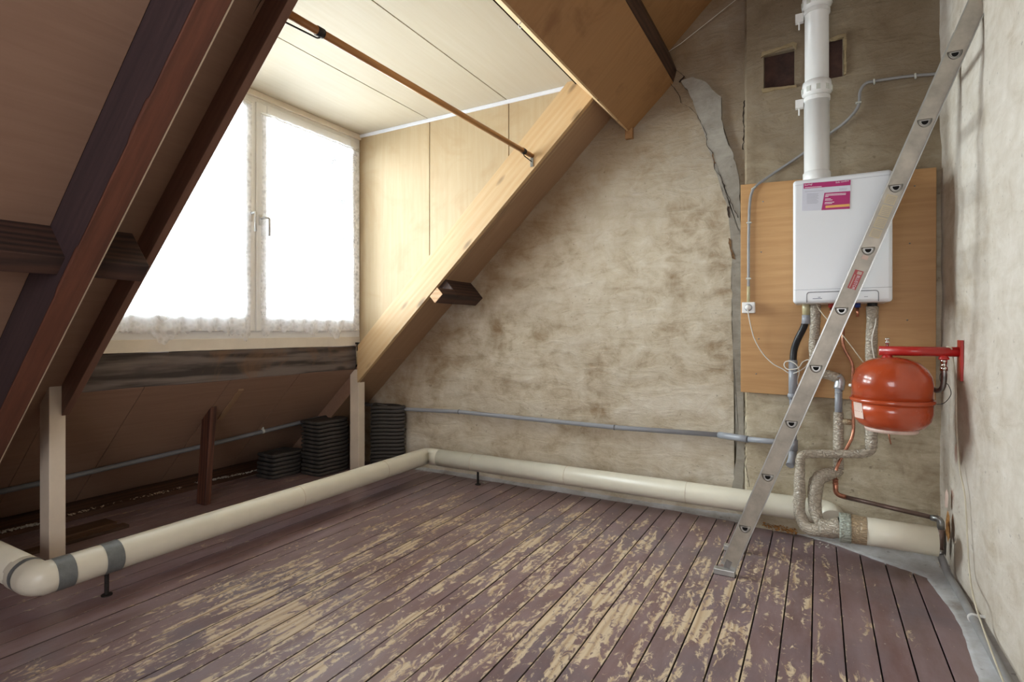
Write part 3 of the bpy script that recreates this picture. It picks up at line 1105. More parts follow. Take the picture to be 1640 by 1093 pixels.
# lace curtains: a hanging sheet with soft folds and a scalloped hem
def curtain(y0, y1, zt, zb, label, seed, drops):
    root = thing('lace_curtain', (WX + .035, (y0 + y1) / 2, zt), label, 'curtain', None)

    def hem(y):
        s = (y - y0) / (y1 - y0)
        z = zb - 0.012 + 0.022 * abs(math.sin(s * math.pi * 7 + seed)) + 0.02 * noise.noise((y * 7, seed, 0))
        for c, w, dpt in drops:
            z -= dpt * math.exp(-((s - c) / w) ** 2)
        return z

    def X(y, z):
        k = (zt - z) / (zt - zb)
        return WX + .034 + (0.004 + .009 * k) * math.sin(y * 52 + seed + 1.2 * math.sin(y * 9)) + 0.004 * noise.noise((y * 8, z * 3, seed))

    ny = 150
    ys = lsp(y0, y1, ny)
    rows = 26
    vs, fs, bs = [], [], []
    for y in ys:
        h = hem(y)
        hb = h + 0.135
        for j in range(rows + 1):
            z = zt + (hb - zt) * j / rows
            pull = 0.012 * math.sin((zt - z) * 2.1 + seed)
            vs.append((X(y, z), y + pull * (1 if y < (y0 + y1) / 2 else -1) * 0.5, z))
    for i in range(ny - 1):
        for j in range(rows):
            a = i * (rows + 1) + j
            fs.append((a, a + rows + 1, a + rows + 2, a + 1))
    mesh('net', vs, fs, M['lace'], root, True)

    def strip(name, zf, zg, n=5, xo=0.0):
        vs, fs = [], []
        for y in ys:
            a, b = zf(y), zg(y)
            for j in range(n + 1):
                z = a + (b - a) * j / n
                vs.append((X(y, z) + xo, y, z))
        for i in range(ny - 1):
            for j in range(n):
                a = i * (n + 1) + j
                fs.append((a, a + n + 1, a + n + 2, a + 1))
        mesh(name, vs, fs, M['laceband'], root, True)
    strip('scalloped_hem', lambda y: hem(y) + .135, lambda y: hem(y) + .006 * math.sin(y * 190))
    strip('heading', lambda y: zt + .02, lambda y: zt - .035, 3, .002)
    # side border with holes
    for yy in (y0, y1 - .035):
        vs, fs = [], []
        for j in range(61):
            z = zt + (zb + .12 - zt) * j / 60
            for y in (yy, yy + .018, yy + .035):
                vs.append((X(y, z) + .003, y, z))
        for j in range(60):
            for k in range(2):
                a = 3 * j + k
                if j % 3 != 2 or k == 0 or True:
                    fs.append((a, a + 1, a + 4, a + 3))
        mesh('border', vs, fs, M['laceband'], root, True)
    tube('rod', [(WX + .034, y0 - .01, zt + .004), (WX + .034, y1 + .01, zt + .004)], .004, M['whitep'], root, 8)
    return root


curtain(1.40, 2.372, 2.735, 1.19, 'white lace curtain on the left window sash, partly behind the rafter', 0.4, [(.42, .07, .07), (.95, .04, .06), (.2, .05, .02)])
curtain(2.455, 3.365, 2.700, 1.20, 'white lace curtain on the right window sash', 2.1, [(.72, .05, .07), (.02, .06, .04), (.45, .08, .03)])

# ------------------------------------------------------------------ clothes bar
b0, b1 = onY(442, 10.6, 1.339), onY(852, 250, 3.350)
bar = thing('clothes_bar', b1, 'round wooden clothes bar hung across the dormer between two rafters', 'bar')
tube('rod', [b0, b1], 0.0165, M['bar'], bar, 18)
dv = (b1 - b0).normalized()
def bar_at(px):
    lo, hi = 0.0, 1.0
    for _ in range(30):
        m = (lo + hi) / 2
        q = b0.lerp(b1, m) - CP
        if 820 + FPX * q.dot(RT) / q.dot(FW) < px: lo = m
        else: hi = m
    return b0.lerp(b1, lo)


n0_, n1_ = bar_at(512), bar_at(838.5)
for p, s, ln_ in ((n0_, 1, (n0_ - b0).length), (n1_, -1, (b1 - n1_).length)):
    tube('clamp', [p - dv * .016, p + dv * .016], 0.0195, M['iron'], bar, 18)
    tube('bracket_rod', fillet([p + Vector((0, 0, -.022)), p + Vector((0, 0, -.03)) - dv * s * .012, p - dv * s * (ln_ - .006) + Vector((0, 0, -.04))], .008, 4), .0035, M['iron'], bar, 8)
box('bracket_plate', b1.x - .012, b1.x + .012, 3.345, 3.351, b1.z - .075, b1.z + .01, M['steel'], bar, .002)
hk = onR(834, 38, .25)
hp = [hk + Vector((math.cos(a) * .011, 0.0, math.sin(a) * .011 - .008)) for a in [k * math.pi / 6 for k in range(11)]]
tag(tube('cup_hook', [hk + Vector((0, 0, .01))] + hp[3:], .0022, M['whitep'], None, 6), 'tiny white hook on the edge of the plywood box beam', 'hook')

# ------------------------------------------------------------------ big cream duct pipe
RP, ZP, PX, PY = 0.0665, 0.169, -2.81, 3.572
duct = thing('cream_pipe', (PX, PY, 0), 'long cream plastic pipe running round the floor edge on iron feet', 'pipe')
EY = 1.008
p_end_l = (-3.78, EY, ZP)
xr_end = onY(1330, 810, PY).x
tube('side_run', [(PX, 1.055, ZP), (PX, 3.45, ZP)], RP, M['cream'], duct, 32, False)
tube('elbow', fillet([(PX - .16, EY, ZP), (PX - .02, EY, ZP), (PX, EY + .02, ZP), (PX, 1.06, ZP)], .045, 6), RP + .0005, M['cream'], duct, 32, False, 0.003)
tube('eaves_run', [p_end_l, (PX - .15, EY, ZP)], RP, M['cream'], duct, 32)
tube('corner_bend', fillet([(PX, 3.44, ZP), (PX, PY, ZP), (PX + .13, PY, ZP)], .03, 4), RP + .0003, M['cream'], duct, 32, False)
tube('gable_run', fillet([(PX + .12, PY, ZP), (xr_end, PY, ZP), (xr_end + .01, PY - .09, ZP - .02)], .06, 6), RP, M['cream'], duct, 32)
for c, ax in (((PX, 3.05, ZP), 'Y'), ((PX, 2.3, ZP), 'Y'), ((-2.35, PY, ZP), 'X'), ((-1.56, PY, ZP), 'X'), ((-.73, PY, ZP), 'X'), ((-.12, PY, ZP), 'X')):
    lathe('joint_line', [(RP, -.0012), (RP + .0008, -.0006), (RP + .0008, .0006), (RP, .0012)], c, M['iron'] if False else M['edge'], duct, 32, ax)


def band(pts, w=None, name='tape_band'):
    tube(name, pts, RP + .0022, M['tape'], duct, 32, False, .0015, .01)


band([(PX, 1.052, ZP), (PX, 1.118, ZP)])
ty = onX(177, 935, PX + RP).y
band([(PX, ty - .01, ZP), (PX, ty + .06, ZP)])
band([(PX - .105, EY, ZP), (PX - .075, EY, ZP)])


def foot(x, y, z1):
    bm = bmesh.new()
    add_tube(bm, [(x, y, 0.004), (x, y, z1)], .009, 12)
    add_tube(bm, [(x, y, 0.0005), (x, y, 0.006)], .022, 16)
    from_bm('iron_foot', bm, M['iron'], duct)


foot(PX + .0, ty + .015, ZP - RP + .004)
foot(onZ(765.8, 776.6).x, PY, ZP - RP + .004)

# right-hand length of cream pipe, in front of the corner
YR, ZR = 3.215, 0.207
xa = onY(1344, 850, YR).x
xb = onY(1501, 860, YR).x
cr = thing('cream_pipe', (xa, YR, 0), 'short thick cream plastic pipe from the taped joint to the right wall', 'pipe')
tube('pipe', [(xa + .03, YR, ZR), (xb, YR, ZR)], RP, M['cream'], cr, 32)
tube('tan_tape', [(xa + .045, YR, ZR), (xa + .115, YR, ZR)], RP + .002, M['wraptan'], cr, 32, False, .002, .01)
tube('grey_green_tape', [(xa, YR, ZR), (xa + .05, YR, ZR)], RP + .006, M['wrapgreen'], cr, 32, True, .002, .01)

# ------------------------------------------------------------------ grey conduits
cd = thing('grey_conduit', (-3.9, 2.5, .3), 'thin grey plastic waste pipe along the low sloping panels and gable wall', 'pipe')
cl = []
for px, py in ((0, 788), (107, 765), (240, 735), (325, 715), (421, 691), (480, 678.5), (543, 662)):
    cl.append(onR(px, py, -.125))
cl = [cl[0] + (cl[0] - cl[2]) * ((cl[0].y - 1.045) / (cl[2].y - cl[0].y))] + cl
tube('eaves_length', [cl[0], cl[2], cl[4], cl[-1], Vector((-3.83, 3.66, cl[-1].z + .01))], .0165, M['pvcdark'], cd, 16)
for q in (cl[5],):
    bm = bmesh.new()
    d = (cl[-1] - cl[0]).normalized()
    add_tube(bm, [q - d * .008, q + d * .008], .0195, 16)
    add_box(bm, q.x - .012, q.x + .006, q.y - .006, q.y + .006, q.z + .012, q.z + .045)
    from_bm('clip', bm, M['clip'], cd)
wl = [onY(px, py, 3.685) for px, py in ((640, 655.3), (735, 660), (984, 685), (1160, 697.5))]
wl = [Vector((-3.83, 3.685, wl[0].z + .025))] + wl
tube('gable_length', wl, .0165, M['pvc'], cd, 16)
for px, py in ((735, 660), (984, 685)):
    c = onY(px, py, 3.685)
    lathe('joint', [(.0165, -.006), (.0195, -.004), (.0195, .004), (.0165, .006)], c, M['pvcdark'], cd, 18, 'X')
y0_, y1_ = onY(1152, 697, 3.685), onY(1198, 704, 3.575)
tube('offset_fitting', [y0_, y0_.lerp(y1_, .35), y0_.lerp(y1_, .7), y1_], .021, M['pvc'], cd, 16)
tube('breast_length', [y1_, onY(1272, 711, 3.56)], .0165, M['pvc'], cd, 16)

dr = thing('drain_pipe', onY(1270, 745, 3.55), 'upright grey drain pipe with black hose under the boiler, left of the ladder', 'pipe')
DY = 3.545
tube('sleeve', [onY(1270, 577, DY), onY(1270, 640, DY)], .0235, M['pvc'], dr, 18)
lathe('collar', [(.0235, -.012), (.028, -.008), (.028, .008), (.0235, .012)], onY(1270, 634, DY), M['pvc'], dr, 20)
tube('pipe', [onY(1270, 640, DY), onY(1270.5, 742, DY)], .0195, M['pvc'], dr, 18)
tube('tee', [onY(1270.5, 705, DY), onY(1270.5, 722, DY)], .0245, M['pvc'], dr, 18)
tube('end_cap', fillet([onY(1270, 722, DY), onY(1268, 738, DY - .02), onY(1265, 746, DY - .05)], .02, 4), .0215, M['pvc'], dr, 18)
tube('black_hose', smooth_path([onY(1290, 514, 3.50), onY(1287, 525, 3.51), onY(1277, 545, 3.53), onY(1271.5, 562, DY), onY(1270, 582, DY)]), .0185, M['black'], dr, 16)
tube('grey_elbow', [onY(1292, 505, 3.50), onY(1291, 519, 3.50)], .024, M['pvc'], dr, 18)
tube('clear_trap', [onY(1291, 483, 3.48), onY(1291.5, 506, 3.50)], .021, M['yellowish'], dr, 18)

# ------------------------------------------------------------------ boiler board
b_tl, b_tr, b_br, b_bl = (1187.5, 296), (1500, 268), (1499, 650), (1185, 628)
YB = 3.588
c4 = [onY(*p, YB) for p in (b_bl, b_br, b_tr, b_tl)]
c4[0].x = c4[3].x = (c4[0].x + c4[3].x) / 2
bm = bmesh.new()
add_hex(bm, [c4[0], c4[1], c4[1] + Vector((0, .02, 0)), c4[0] + Vector((0, .02, 0)), c4[3], c4[2], c4[2] + Vector((0, .02, 0)), c4[3] + Vector((0, .02, 0))])
bmesh.ops.recalc_face_normals(bm, faces=bm.faces)
bevel_bm(bm, .0015, 1)
bd = from_bm('backing_board', bm, M['board'])
tag(bd, 'large tan plywood board screwed to the chimney breast behind the boiler', 'board')
for p in ((1222, 323), (1219, 404), (1215, 543), (1211, 599), (1465, 298), (1457, 390), (1453, 513)):
    q = onY(*p, YB - .001)
    lathe('screw', [(0, -.002), (.004, -.001), (.004, .002)], q, M['steel'], bd, 10, 'Y')
# loose black battens between board and right wall: shadow gap is open

# ------------------------------------------------------------------ boiler
BF = 3.25
bx0, bx1 = onY(1270, 400, BF).x, onY(1430, 400, BF).x
bz0, bz1 = 1.342, 1.995
boil = thing('boiler', (bx0, BF, bz0), 'white wall-hung combi boiler behind the ladder', 'boiler')
box('casing', bx0 + .004, bx1 - .004, BF + .03, YB - .012, bz0 + .004, bz1 - .003, M['white'], boil, .006, 2)
bm = bmesh.new()
add_box(bm, bx0, bx1, BF, BF + .06, bz0, bz1)
bmesh.ops.recalc_face_normals(bm, faces=bm.faces)
es = [e for e in bm.edges if all(v.co.y < BF + .01 for v in e.verts) or abs(e.verts[0].co.y - e.verts[1].co.y) > .03]
bmesh.ops.bevel(bm, geom=es, offset=.017, segments=5, affect='EDGES', profile=.5)
fc = from_bm('front_cover', bm, M['white'], boil)
for p in fc.data.polygons: p.use_smooth = p.area < .02
zl = bz0 + .072
tube('cover_seam', [(bx0 + .004, BF - .0002, zl), (bx1 - .004, BF - .0002, zl)], .0010, M['printgrey'], boil, 6)
tube('cover_seam', [(bx0 + .01, BF - .0002, bz1 - .028), (bx1 - .01, BF - .0002, bz1 - .028)], .0007, M['printgrey'], boil, 6)
f0, f1 = onY(1292, 480, BF).x, onY(1407, 480, BF).x
tube('flap_groove', fillet([(f0, BF - .0004, bz0 + .004), (f0, BF - .0004, bz0 + .058), (f1, BF - .0004, bz0 + .058), (f1, BF - .0004, bz0 + .004)], .016, 6), .0022, M['pvcdark'], boil, 6)
box('maker_mark', onY(1301.5, 478, BF).x, onY(1316.5, 478, BF).x, BF - .0008, BF, bz0 + .022, bz0 + .026, M['printgrey'], boil)
box('maker_mark', onY(1310, 478, BF).x, onY(1314, 478, BF).x, BF - .0008, BF, bz0 + .029, bz0 + .033, M['printgrey'], boil)
box('model_mark', onY(1384, 478, BF).x, onY(1390, 478, BF).x, BF - .0008, BF, bz0 + .026, bz0 + .029, M['printgrey'], boil)
# connections under the casing
for px, mt, nm in ((1331, 'red', 'red_nut'), (1373.5, 'blue', 'blue_nut')):
    a, b = onY(px, 484, 3.45), onY(px, 493, 3.45)
    tube(nm, [a, b], .014, M[mt], boil, 8)
    tube('copper_stub', [b, onY(px, 508 if mt == 'blue' else 506, 3.45)], .0075, M['copper'], boil, 12)
tube('black_nut', [onY(1397, 482, 3.46), onY(1397, 493, 3.46)], .024, M['black'], boil, 12)
tube('copper_stub', [onY(1350, 482, 3.46), onY(1350, 505, 3.46)], .0075, M['copper'], boil, 12)


def text(name, s, size, loc, mat, parent, sx=1.0, rot=None, align='LEFT', ext=0.0004):
    cu = bpy.data.curves.new(name, 'FONT')
    cu.body = s
    cu.size = size
    cu.align_x = align
    cu.extrude = ext
    cu.resolution_u = 2
    tmp = bpy.data.objects.new('tmp', cu)
    COL.objects.link(tmp)
    dg = bpy.context.evaluated_depsgraph_get()
    me = bpy.data.meshes.new_from_object(tmp.evaluated_get(dg))
    bpy.data.objects.remove(tmp)
    R = Matrix.Translation(loc) @ (rot or Matrix.Rotation(math.pi / 2, 4, 'X')) @ Matrix.Diagonal((sx, 1, 1, 1))
    me.transform(R)
    me.materials.clear()
    return link(name, me, mat, parent)


# service card in a clear sleeve, stuck on the cover
def bp(px, py, d=0.0):
    q = onY(px, py, BF - .004)
    q.y = BF - .002 - d
    return q


ca = [bp(1284.5, 338), bp(1361, 334.5), bp(1362.5, 287.5), bp(1285, 294)]
card = mesh('service_card', ca + [p + Vector((0, .0016, 0)) for p in ca],
            [(0, 1, 2, 3), (7, 6, 5, 4), (0, 4, 5, 1), (1, 5, 6, 2), (2, 6, 7, 3), (3, 7, 4, 0)], M['paper'])
tag(card, 'magenta and white service card stuck on the upper left of the boiler', 'card')


def flat(name, pxs, d, mat, parent):
    return mesh(name, [bp(x, y, d) for x, y in pxs], [tuple(range(len(pxs)))], mat, parent)


flat('header_print', [(1287, 302.5), (1362, 296.5), (1362.5, 288), (1287, 294)], .0004, M['magenta'], card)
flat('body_print', [(1315.5, 336.7), (1361, 334.5), (1361.8, 306), (1320.3, 309)], .0004, M['magenta'], card)
flat('orange_bar', [(1322, 333.4), (1361, 330.6), (1361, 326.6), (1322, 329.6)], .0008, M['orangeprint'], card)
rt = Matrix.Rotation(math.pi / 2, 4, 'X') @ Matrix.Rotation(math.radians(2.0), 4, 'Z')
text('header_text', 'Storing?', .0115, bp(1288.5, 297.8, .001), M['printwhite'], card, 1.0, rt)
text('header_text', 'feda comfort', .0115, bp(1338.5, 293.6, .001), M['printwhite'], card, .95, rt)


def lines(x0, y0, wids, dy, sl, mat, h=.9):
    for i, w in enumerate(wids):
        y = y0 + i * dy
        x = x0 - .35 * i * (1 if mat is M['printwhite'] else 0)
        flat('text_line', [(x, y + h), (x + w, y + h - sl * w), (x + w, y - sl * w), (x, y)], .001, mat, card)


lines(1289, 300.3, [27], 2, .07, M['printwhite'], .8)
lines(1322, 311.0, [33, 33, 5.5], 1.9, .055, M['printwhite'])
lines(1321.5, 318.4, [9, 12], 2.0, .05, M['printwhite'])
lines(1321, 324.0, [15, 12], 2.0, .05, M['printwhite'])
lines(1289, 307.0, [30], 2, .07, M['printgrey'], .5)
lines(1292, 310.6, [19, 18, 19, 17, 19, 16, 18, 19, 17], 1.9, .05, M['printgrey'], .45)
lines(1344, 302.4, [13, 12], 1.9, .06, M['printgrey'], .4)

# ------------------------------------------------------------------ flue
FY = 3.44
fx = onY(1308, 285, FY).x
flue = thing('flue_pipe', (fx, FY, bz1), 'white plastic flue pipe rising from the boiler', 'pipe')
zc = onY(1308, 147, FY).z
lathe('lower_pipe', [(.068, -.01), (.068, .07), (.064, .075), (.062, .08), (.062, zc - bz1)], (fx, FY, bz1 - .0), M['whitep'], flue, 36)
lathe('upper_pipe', [(.0585, 0), (.0585, 1.4)], (fx, FY, zc), M['whitep'], flue, 36)


def coupling(z):
    lathe('coupling', [(.060, .055), (.069, .050), (.073, .02), (.073, -.012), (.0655, -.018), (.062, -.03)], (fx, FY, z), M['whitep'], flue, 36)
    for k in range(5):
        a = math.radians(200 + k * 38)
        c = Vector((fx + math.cos(a) * .072, FY + math.sin(a) * .072, z + .003))
        bm = bmesh.new()
        add_box(bm, -.010, .010, -.004, .004, -.015, .013)
        bm.transform(Matrix.Translation(c) @ Matrix.Rotation(a - math.pi / 2, 4, 'Z'))
        from_bm('catch', bm, M['clip'], flue)
    bm = bmesh.new()
    x0 = fx - .082
    add_tube(bm, [(fx, FY, z - .055), (fx, FY, z - .035)], .0655, 32)
    add_box(bm, x0 - .022, x0 + .018, FY - .018, FY + .012, z - .078, z - .032)
    add_tube(bm, [(x0 - .004, FY, z - .078), (x0 - .004, FY, z - .115)], .004, 8)
    from_bm('pipe_bracket', bm, M['whitep'], flue)


coupling(zc)
coupling(onY(1308, 8, FY).z)

# ------------------------------------------------------------------ cables, socket
sock = thing('wall_socket', onY(1198, 492, YB), 'small white surface socket on the left of the plywood board', 'socket')
s0, s1 = onY(1188.5, 502, YB - .035), onY(1209, 484, YB - .035)
box('socket_box', s0.x, s1.x, YB - .042, YB - .001, s0.z, s1.z, M['whitep'], sock, .004)
sc = (s0 + s1) / 2
lathe('socket_ring', [(.0, -.002), (.021, -.002), (.023, .003)], (sc.x, YB - .042, sc.z), M['pvc'], sock, 28, 'Y')
gc = thing('grey_cable', onY(1199, 478, YB), 'grey round cable clipped in a curve from the socket up the wall', 'cable')
pts = [onY(1198.5, 486, YB - .012), onY(1198.8, 430, YB - .012), onY(1199, 380, YB - .012), onY(1200.5, 330, YB - .012), onY(1204, 309, YB - .012), onY(1212, 297, YB - .012),
       onY(1240, 277, 3.61), onY(1285, 247, 3.608), onY(1325, 217, 3.608), onY(1352, 197, 3.608), onY(1370, 178, 3.606), onY(1376, 164, 3.606), onY(1377.5, 147, 3.606), onY(1386, 134, 3.606),
       onY(1401, 130, 3.606), onY(1440, 124, 3.606), onY(1466, 121, 3.604), onY(1500, 118, 3.60), onY(1518, 112, 3.57)]
tube('cable', smooth_path(pts, 5), .0078, M['cablegrey'], gc, 12)
tube('yellowed_end', [onY(1198.5, 486, YB - .012), onY(1198.8, 459, YB - .012)], .0088, M['yellowish'], gc, 12)
for (x, y, Y, ang) in ((1207, 301.5, YB, -.5), (1199.7, 357, YB, 0), (1198.8, 446.5, YB, 0), (1400, 131, 3.612, 1.5), (1466, 122, 3.612, 1.5), (1375, 164.5, 3.612, 0)):
    q = onY(x, y, Y - .012)
    bm = bmesh.new()
    add_box(bm, -.014, .014, -.010, .010, -.004, .004)
    bmesh.ops.recalc_face_normals(bm, faces=bm.faces)
    bevel_bm(bm, .002, 1)
    bm.transform(Matrix.Translation(q) @ Matrix.Rotation(ang, 4, 'Y'))
    from_bm('clip', bm, M['clip'], gc)
wc = thing('white_cable', onY(1199, 492, YB - .05), 'thin white flex plugged in the socket, coiled beside the grey drain pipe', 'cable')
lathe('plug', [(0, -.040), (.012, -.038), (.0165, -.025), (.017, 0)], (sc.x, YB - .044, sc.z), M['whitep'], wc, 20, 'Y')
cw = [Vector((sc.x, YB - .08, sc.z)), onY(1199, 506, YB - .075), onY(1203, 525, YB - .05), onY(1209, 545, YB - .035), onY(1222, 567, YB - .03), onY(1238, 583, YB - .03), onY(1253, 591, YB - .03),
      onY(1264, 598, YB - .035), onY(1275, 597, YB - .075), onY(1290, 588, YB - .06), onY(1296, 577, YB - .06), onY(1286, 580, YB - .06), onY(1278, 590, YB - .08), onY(1262, 592, YB - .07),
      onY(1256, 586, YB - .06), onY(1258, 580, YB - .06), onY(1266, 579, YB - .07), onY(1276, 585, YB - .08), onY(1280, 596, YB - .06), onY(1277, 610, YB - .05), onY(1280, 617, YB - .05), onY(1288, 604, YB - .05)]
tube('flex', smooth_path(cw, 6), .0032, M['cablewhite'], wc, 8)
c2 = [onY(1307, 484, 3.46), onY(1311, 494, 3.45), onY(1325, 512, 3.42), onY(1346, 533, 3.38), onY(1362, 553, 3.36), onY(1377, 573, 3.36), onY(1390, 590, 3.38)]
tag(tube('thin_cable', smooth_path(c2, 5), .0025, M['cablecream'], None, 8), 'thin cream cable slanting from under the boiler to behind the red vessel', 'cable')
c3 = [onY(1403, 510, 3.44), onY(1402, 520, 3.42), onY(1397, 540, 3.42), onY(1397, 555, 3.42), onY(1400, 572, 3.42), onY(1401, 582, 3.42)]
tag(tube('thin_cable', smooth_path(c3, 5), .003, M['cablewhite'], None, 8), 'short white cable hanging along the right taped pipe under the boiler', 'cable')

# ------------------------------------------------------------------ taped insulated pipes
tA = thing('taped_pipe', onY(1396, 490, 3.46), 'insulated pipe wrapped in shiny grey tape, under the boiler right side, passing behind the vessel', 'pipe')
pA = fillet([onY(1397, 491, 3.46), onY(1395.5, 560, 3.46), onY(1395, 640, 3.45), onY(1396, 718, 3.42)], .04, 4)
tube('upper_length', pA, .0275, M['wrap'], tA, 18, True, .0035, .012, 1)
tube('cross_length', fillet([onY(1397, 690, 3.42), onY(1396, 721, 3.42), onY(1384, 727.5, 3.41), onY(1300, 727.5, 3.38), onY(1283, 728, 3.36), onY(1281, 745, 3.34)], .05, 6), .0225, M['wrap'], tA, 18, True, .003, .012, 2)
tube('lower_length', fillet([onY(1281.5, 735, 3.35), onY(1280.5, 790, 3.32), onY(1280, 822, 3.28), onY(1291, 848, 3.24), onY(1318, 850, 3.22)], .05, 6), lambda t: .0245 + .008 * t, M['wrap'], tA, 18, True, .005, .012, 3)
tB = thing('taped_pipe', onY(1306, 490, 3.48), 'grey taped insulated pipe dropping behind the ladder, left of the copper pipe', 'pipe')
tube('upper_length', fillet([onY(1306.5, 484, 3.48), onY(1305, 530, 3.50), onY(1303.5, 575, 3.52), onY(1306, 596, 3.52), onY(1328, 601, 3.52), onY(1344, 607, 3.52)], .05, 6), .026, M['wrap'], tB, 18, True, .004, .012, 4)
tube('foil_elbow', fillet([onY(1340, 603, 3.52), onY(1346, 610, 3.52), onY(1343, 624, 3.51)], .02, 4), .0255, M['foil'], tB, 16, True, .001, .01)
tube('grey_length', [onY(1343, 620, 3.51), onY(1343, 668, 3.50)], .0185, M['pvc'], tB, 18)
for py in (628, 636, 652):
    tube('ring', [onY(1343, py, 3.508), onY(1343, py + 1.3, 3.508)], .0195, M['foil'], tB, 18)
tube('middle_length', [onY(1343, 661, 3.50), onY(1343, 700, 3.48), onY(1343, 752, 3.42)], .025, M['wrap'], tB, 18, True, .003, .012, 5)
tube('lower_length', fillet([onY(1345, 752, 3.42), onY(1338, 758, 3.41), onY(1310, 763, 3.37), onY(1304, 790, 3.34), onY(1306, 826, 3.27), onY(1318, 846, 3.22), onY(1346, 849, 3.215)], .045, 6),
     lambda t: .024 + .012 * math.sin(math.pi * min(1, t * 1.3)), M['wrap'], tB, 18, True, .006, .012, 6)
tube('manifold', [onY(1312, 846, 3.216), onY(1330, 847, 3.216), (xa + .01, YR, ZR)], lambda t: .040 + .012 * t, M['wrap'], tB, 24, True, .006, .012, 7)
tube('side_branch', [onY(1346, 675, 3.49), onY(1366, 677, 3.48)], .0165, M['wraptan'], tB, 14)

# ------------------------------------------------------------------ copper pipes
cp = thing('copper_pipe', onY(1350, 505, 3.47), 'thin copper pipe bending down from the boiler past the left of the red vessel', 'pipe')
tube('upper_length', fillet([onY(1350, 505, 3.47), onY(1350, 556, 3.47), onY(1366, 583, 3.47), onY(1367, 690, 3.46), onY(1364, 703, 3.45), onY(1343, 742, 3.41), onY(1338, 756, 3.39), onY(1338, 772, 3.39)], .03, 5), .0082, M['copper'], cp, 12)
tube('elbow', fillet([onY(1338, 768, 3.39), onY(1338.5, 792, 3.39), onY(1355, 797, 3.40)], .035, 6), .0125, M['copper'], cp, 16)
for y in (768, 774):
    tube('ring', [onY(1338, y, 3.39), onY(1338, y + 1.5, 3.39)], .0145, M['copper'], cp, 16)
tube('pipe_clip', [onY(1360, 617, 3.48), onY(1367, 618, 3.47)], .008, M['whitep'], cp, 8)
bpip = thing('brown_pipe', onY(1506, 885, 3.30), 'brown metal pipe sloping along the wall base to the corner elbow', 'pipe')
tube('sloping_length', [onY(1353, 796.5, 3.40), onY(1496, 830, 3.33)], .0115, M['brownpipe'], bpip, 14)
tube('corner_elbow', fillet([onY(1492, 829.5, 3.33), onY(1506, 832, 3.31), onY(1507, 848, 3.305)], .02, 5), .0155, M['steel'], bpip, 16)
tube('drop_length', [onY(1507, 845, 3.305), onY(1506, 885, 3.30)], .0135, M['brownpipe'], bpip, 14)
tube('lower_socket', [onY(1506, 880, 3.30), onY(1505.5, 892, 3.30)], .0165, M['steel'], bpip, 16)
tag(tube('copper_tail', [onY(1423, 690, 3.3), onY(1424.5, 702, 3.3), onY(1427, 712, 3.3)], .0035, M['copper'], None, 8), 'short bent copper tail hanging below the red vessel', 'pipe')

fl = thing('floor_conduit', onY(1506, 892, 3.28), 'grey round conduit on the floor along the right wall', 'pipe')
q0, q1 = onZ(1531, 940, .035), onZ(1612, 1089, .03)
dq = (q1 - q0).normalized()
cpts = [onY(1506, 889, 3.29), Vector((q0.x - .012, q0.y + .12, .045)), q0, q1, q1 + dq * 3.5]
cpts[4].z = .03
tube('conduit', fillet(cpts, .05, 4), .0155, M['cablegrey'], fl, 16)
qc = onZ(1552, 987, .04)
qc = q0 + dq * (qc - q0).dot(dq)
tube('conduit_clip', [qc - dq * .005, qc + dq * .005], .0195, M['whitep'], fl, 16)
box('clip_tail', qc.x, qc.x + .05, qc.y - .006, qc.y + .004, .045, .052, M['whitep'], fl)

# ------------------------------------------------------------------ expansion vessel on its red tube
VX, VY = .303, 3.165
ves = thing('expansion_vessel', (VX, VY, .72), 'round red expansion vessel hanging right of the ladder', 'tank')
zr = .868
lathe('lower_shell', [(0, -.150), (.05, -.149), (.10, -.138), (.135, -.118), (.155, -.09), (.163, -.055), (.163, 0)], (VX, VY, zr), M['redvessel'], ves, 64)
lathe('upper_shell', [(.163, 0), (.163, .085), (.158, .115), (.142, .148), (.112, .178), (.07, .198), (.03, .205), (0, .206)], (VX, VY, zr), M['redvessel'], ves, 64)
lathe('rim', [(.163, -.010), (.170, -.009), (.172, -.004), (.172, .004), (.169, .009), (.163, .010)], (VX, VY, zr), M['redvessel'], ves, 64)
lathe('bottom_rim', [(.09, -.140), (.095, -.150), (.105, -.149), (.11, -.132)], (VX, VY, zr + .0), M['pink'], ves, 48)
lb = []
for k in range(5):
    a = math.radians(198 + k * 5.5)
    for z in (zr - .012, zr - .085):
        r = .1645
        if z < zr - .05: r = .1625
        lb.append((VX + math.cos(a - (0 if z > zr - .05 else -.06)) * r, VY + math.sin(a - (0 if z > zr - .05 else -.06)) * r, z))
mesh('worn_label', lb, [(2 * k, 2 * k + 2, 2 * k + 3, 2 * k + 1) for k in range(4)], M['pink'], ves)
tz = onY(1470, 563, 3.17).z
tb_ = thing('vessel_bracket', (.55, VY, tz), 'red tube bracket bolted to the right wall above the red vessel', 'bracket')
tx0 = onY(1407.5, 562, VY).x
tube('red_tube', [(tx0, VY, tz), (rw_x(VY) + .004, VY, tz)], .0225, M['red'], tb_, 24)
fy0, fz0 = onX(1534, 608, .548), onX(1530, 545, .548)
box('wall_flange', rw_x(VY) - .006, rw_x(VY) + .006, VY - .035, VY + .035, fz0.z - .185, fz0.z, M['red'], tb_, .002)
vx1 = onY(1421, 566, VY).x
lathe('nozzle', [(.012, .0), (.018, -.006), (.024, -.018), (.024, -.026)], (vx1, VY, tz - .014), M['red'], tb_, 20)
lathe('white_collar', [(.0215, 0), (.0215, -.03)], (vx1, VY, tz - .036), M['whitep'], tb_, 20)
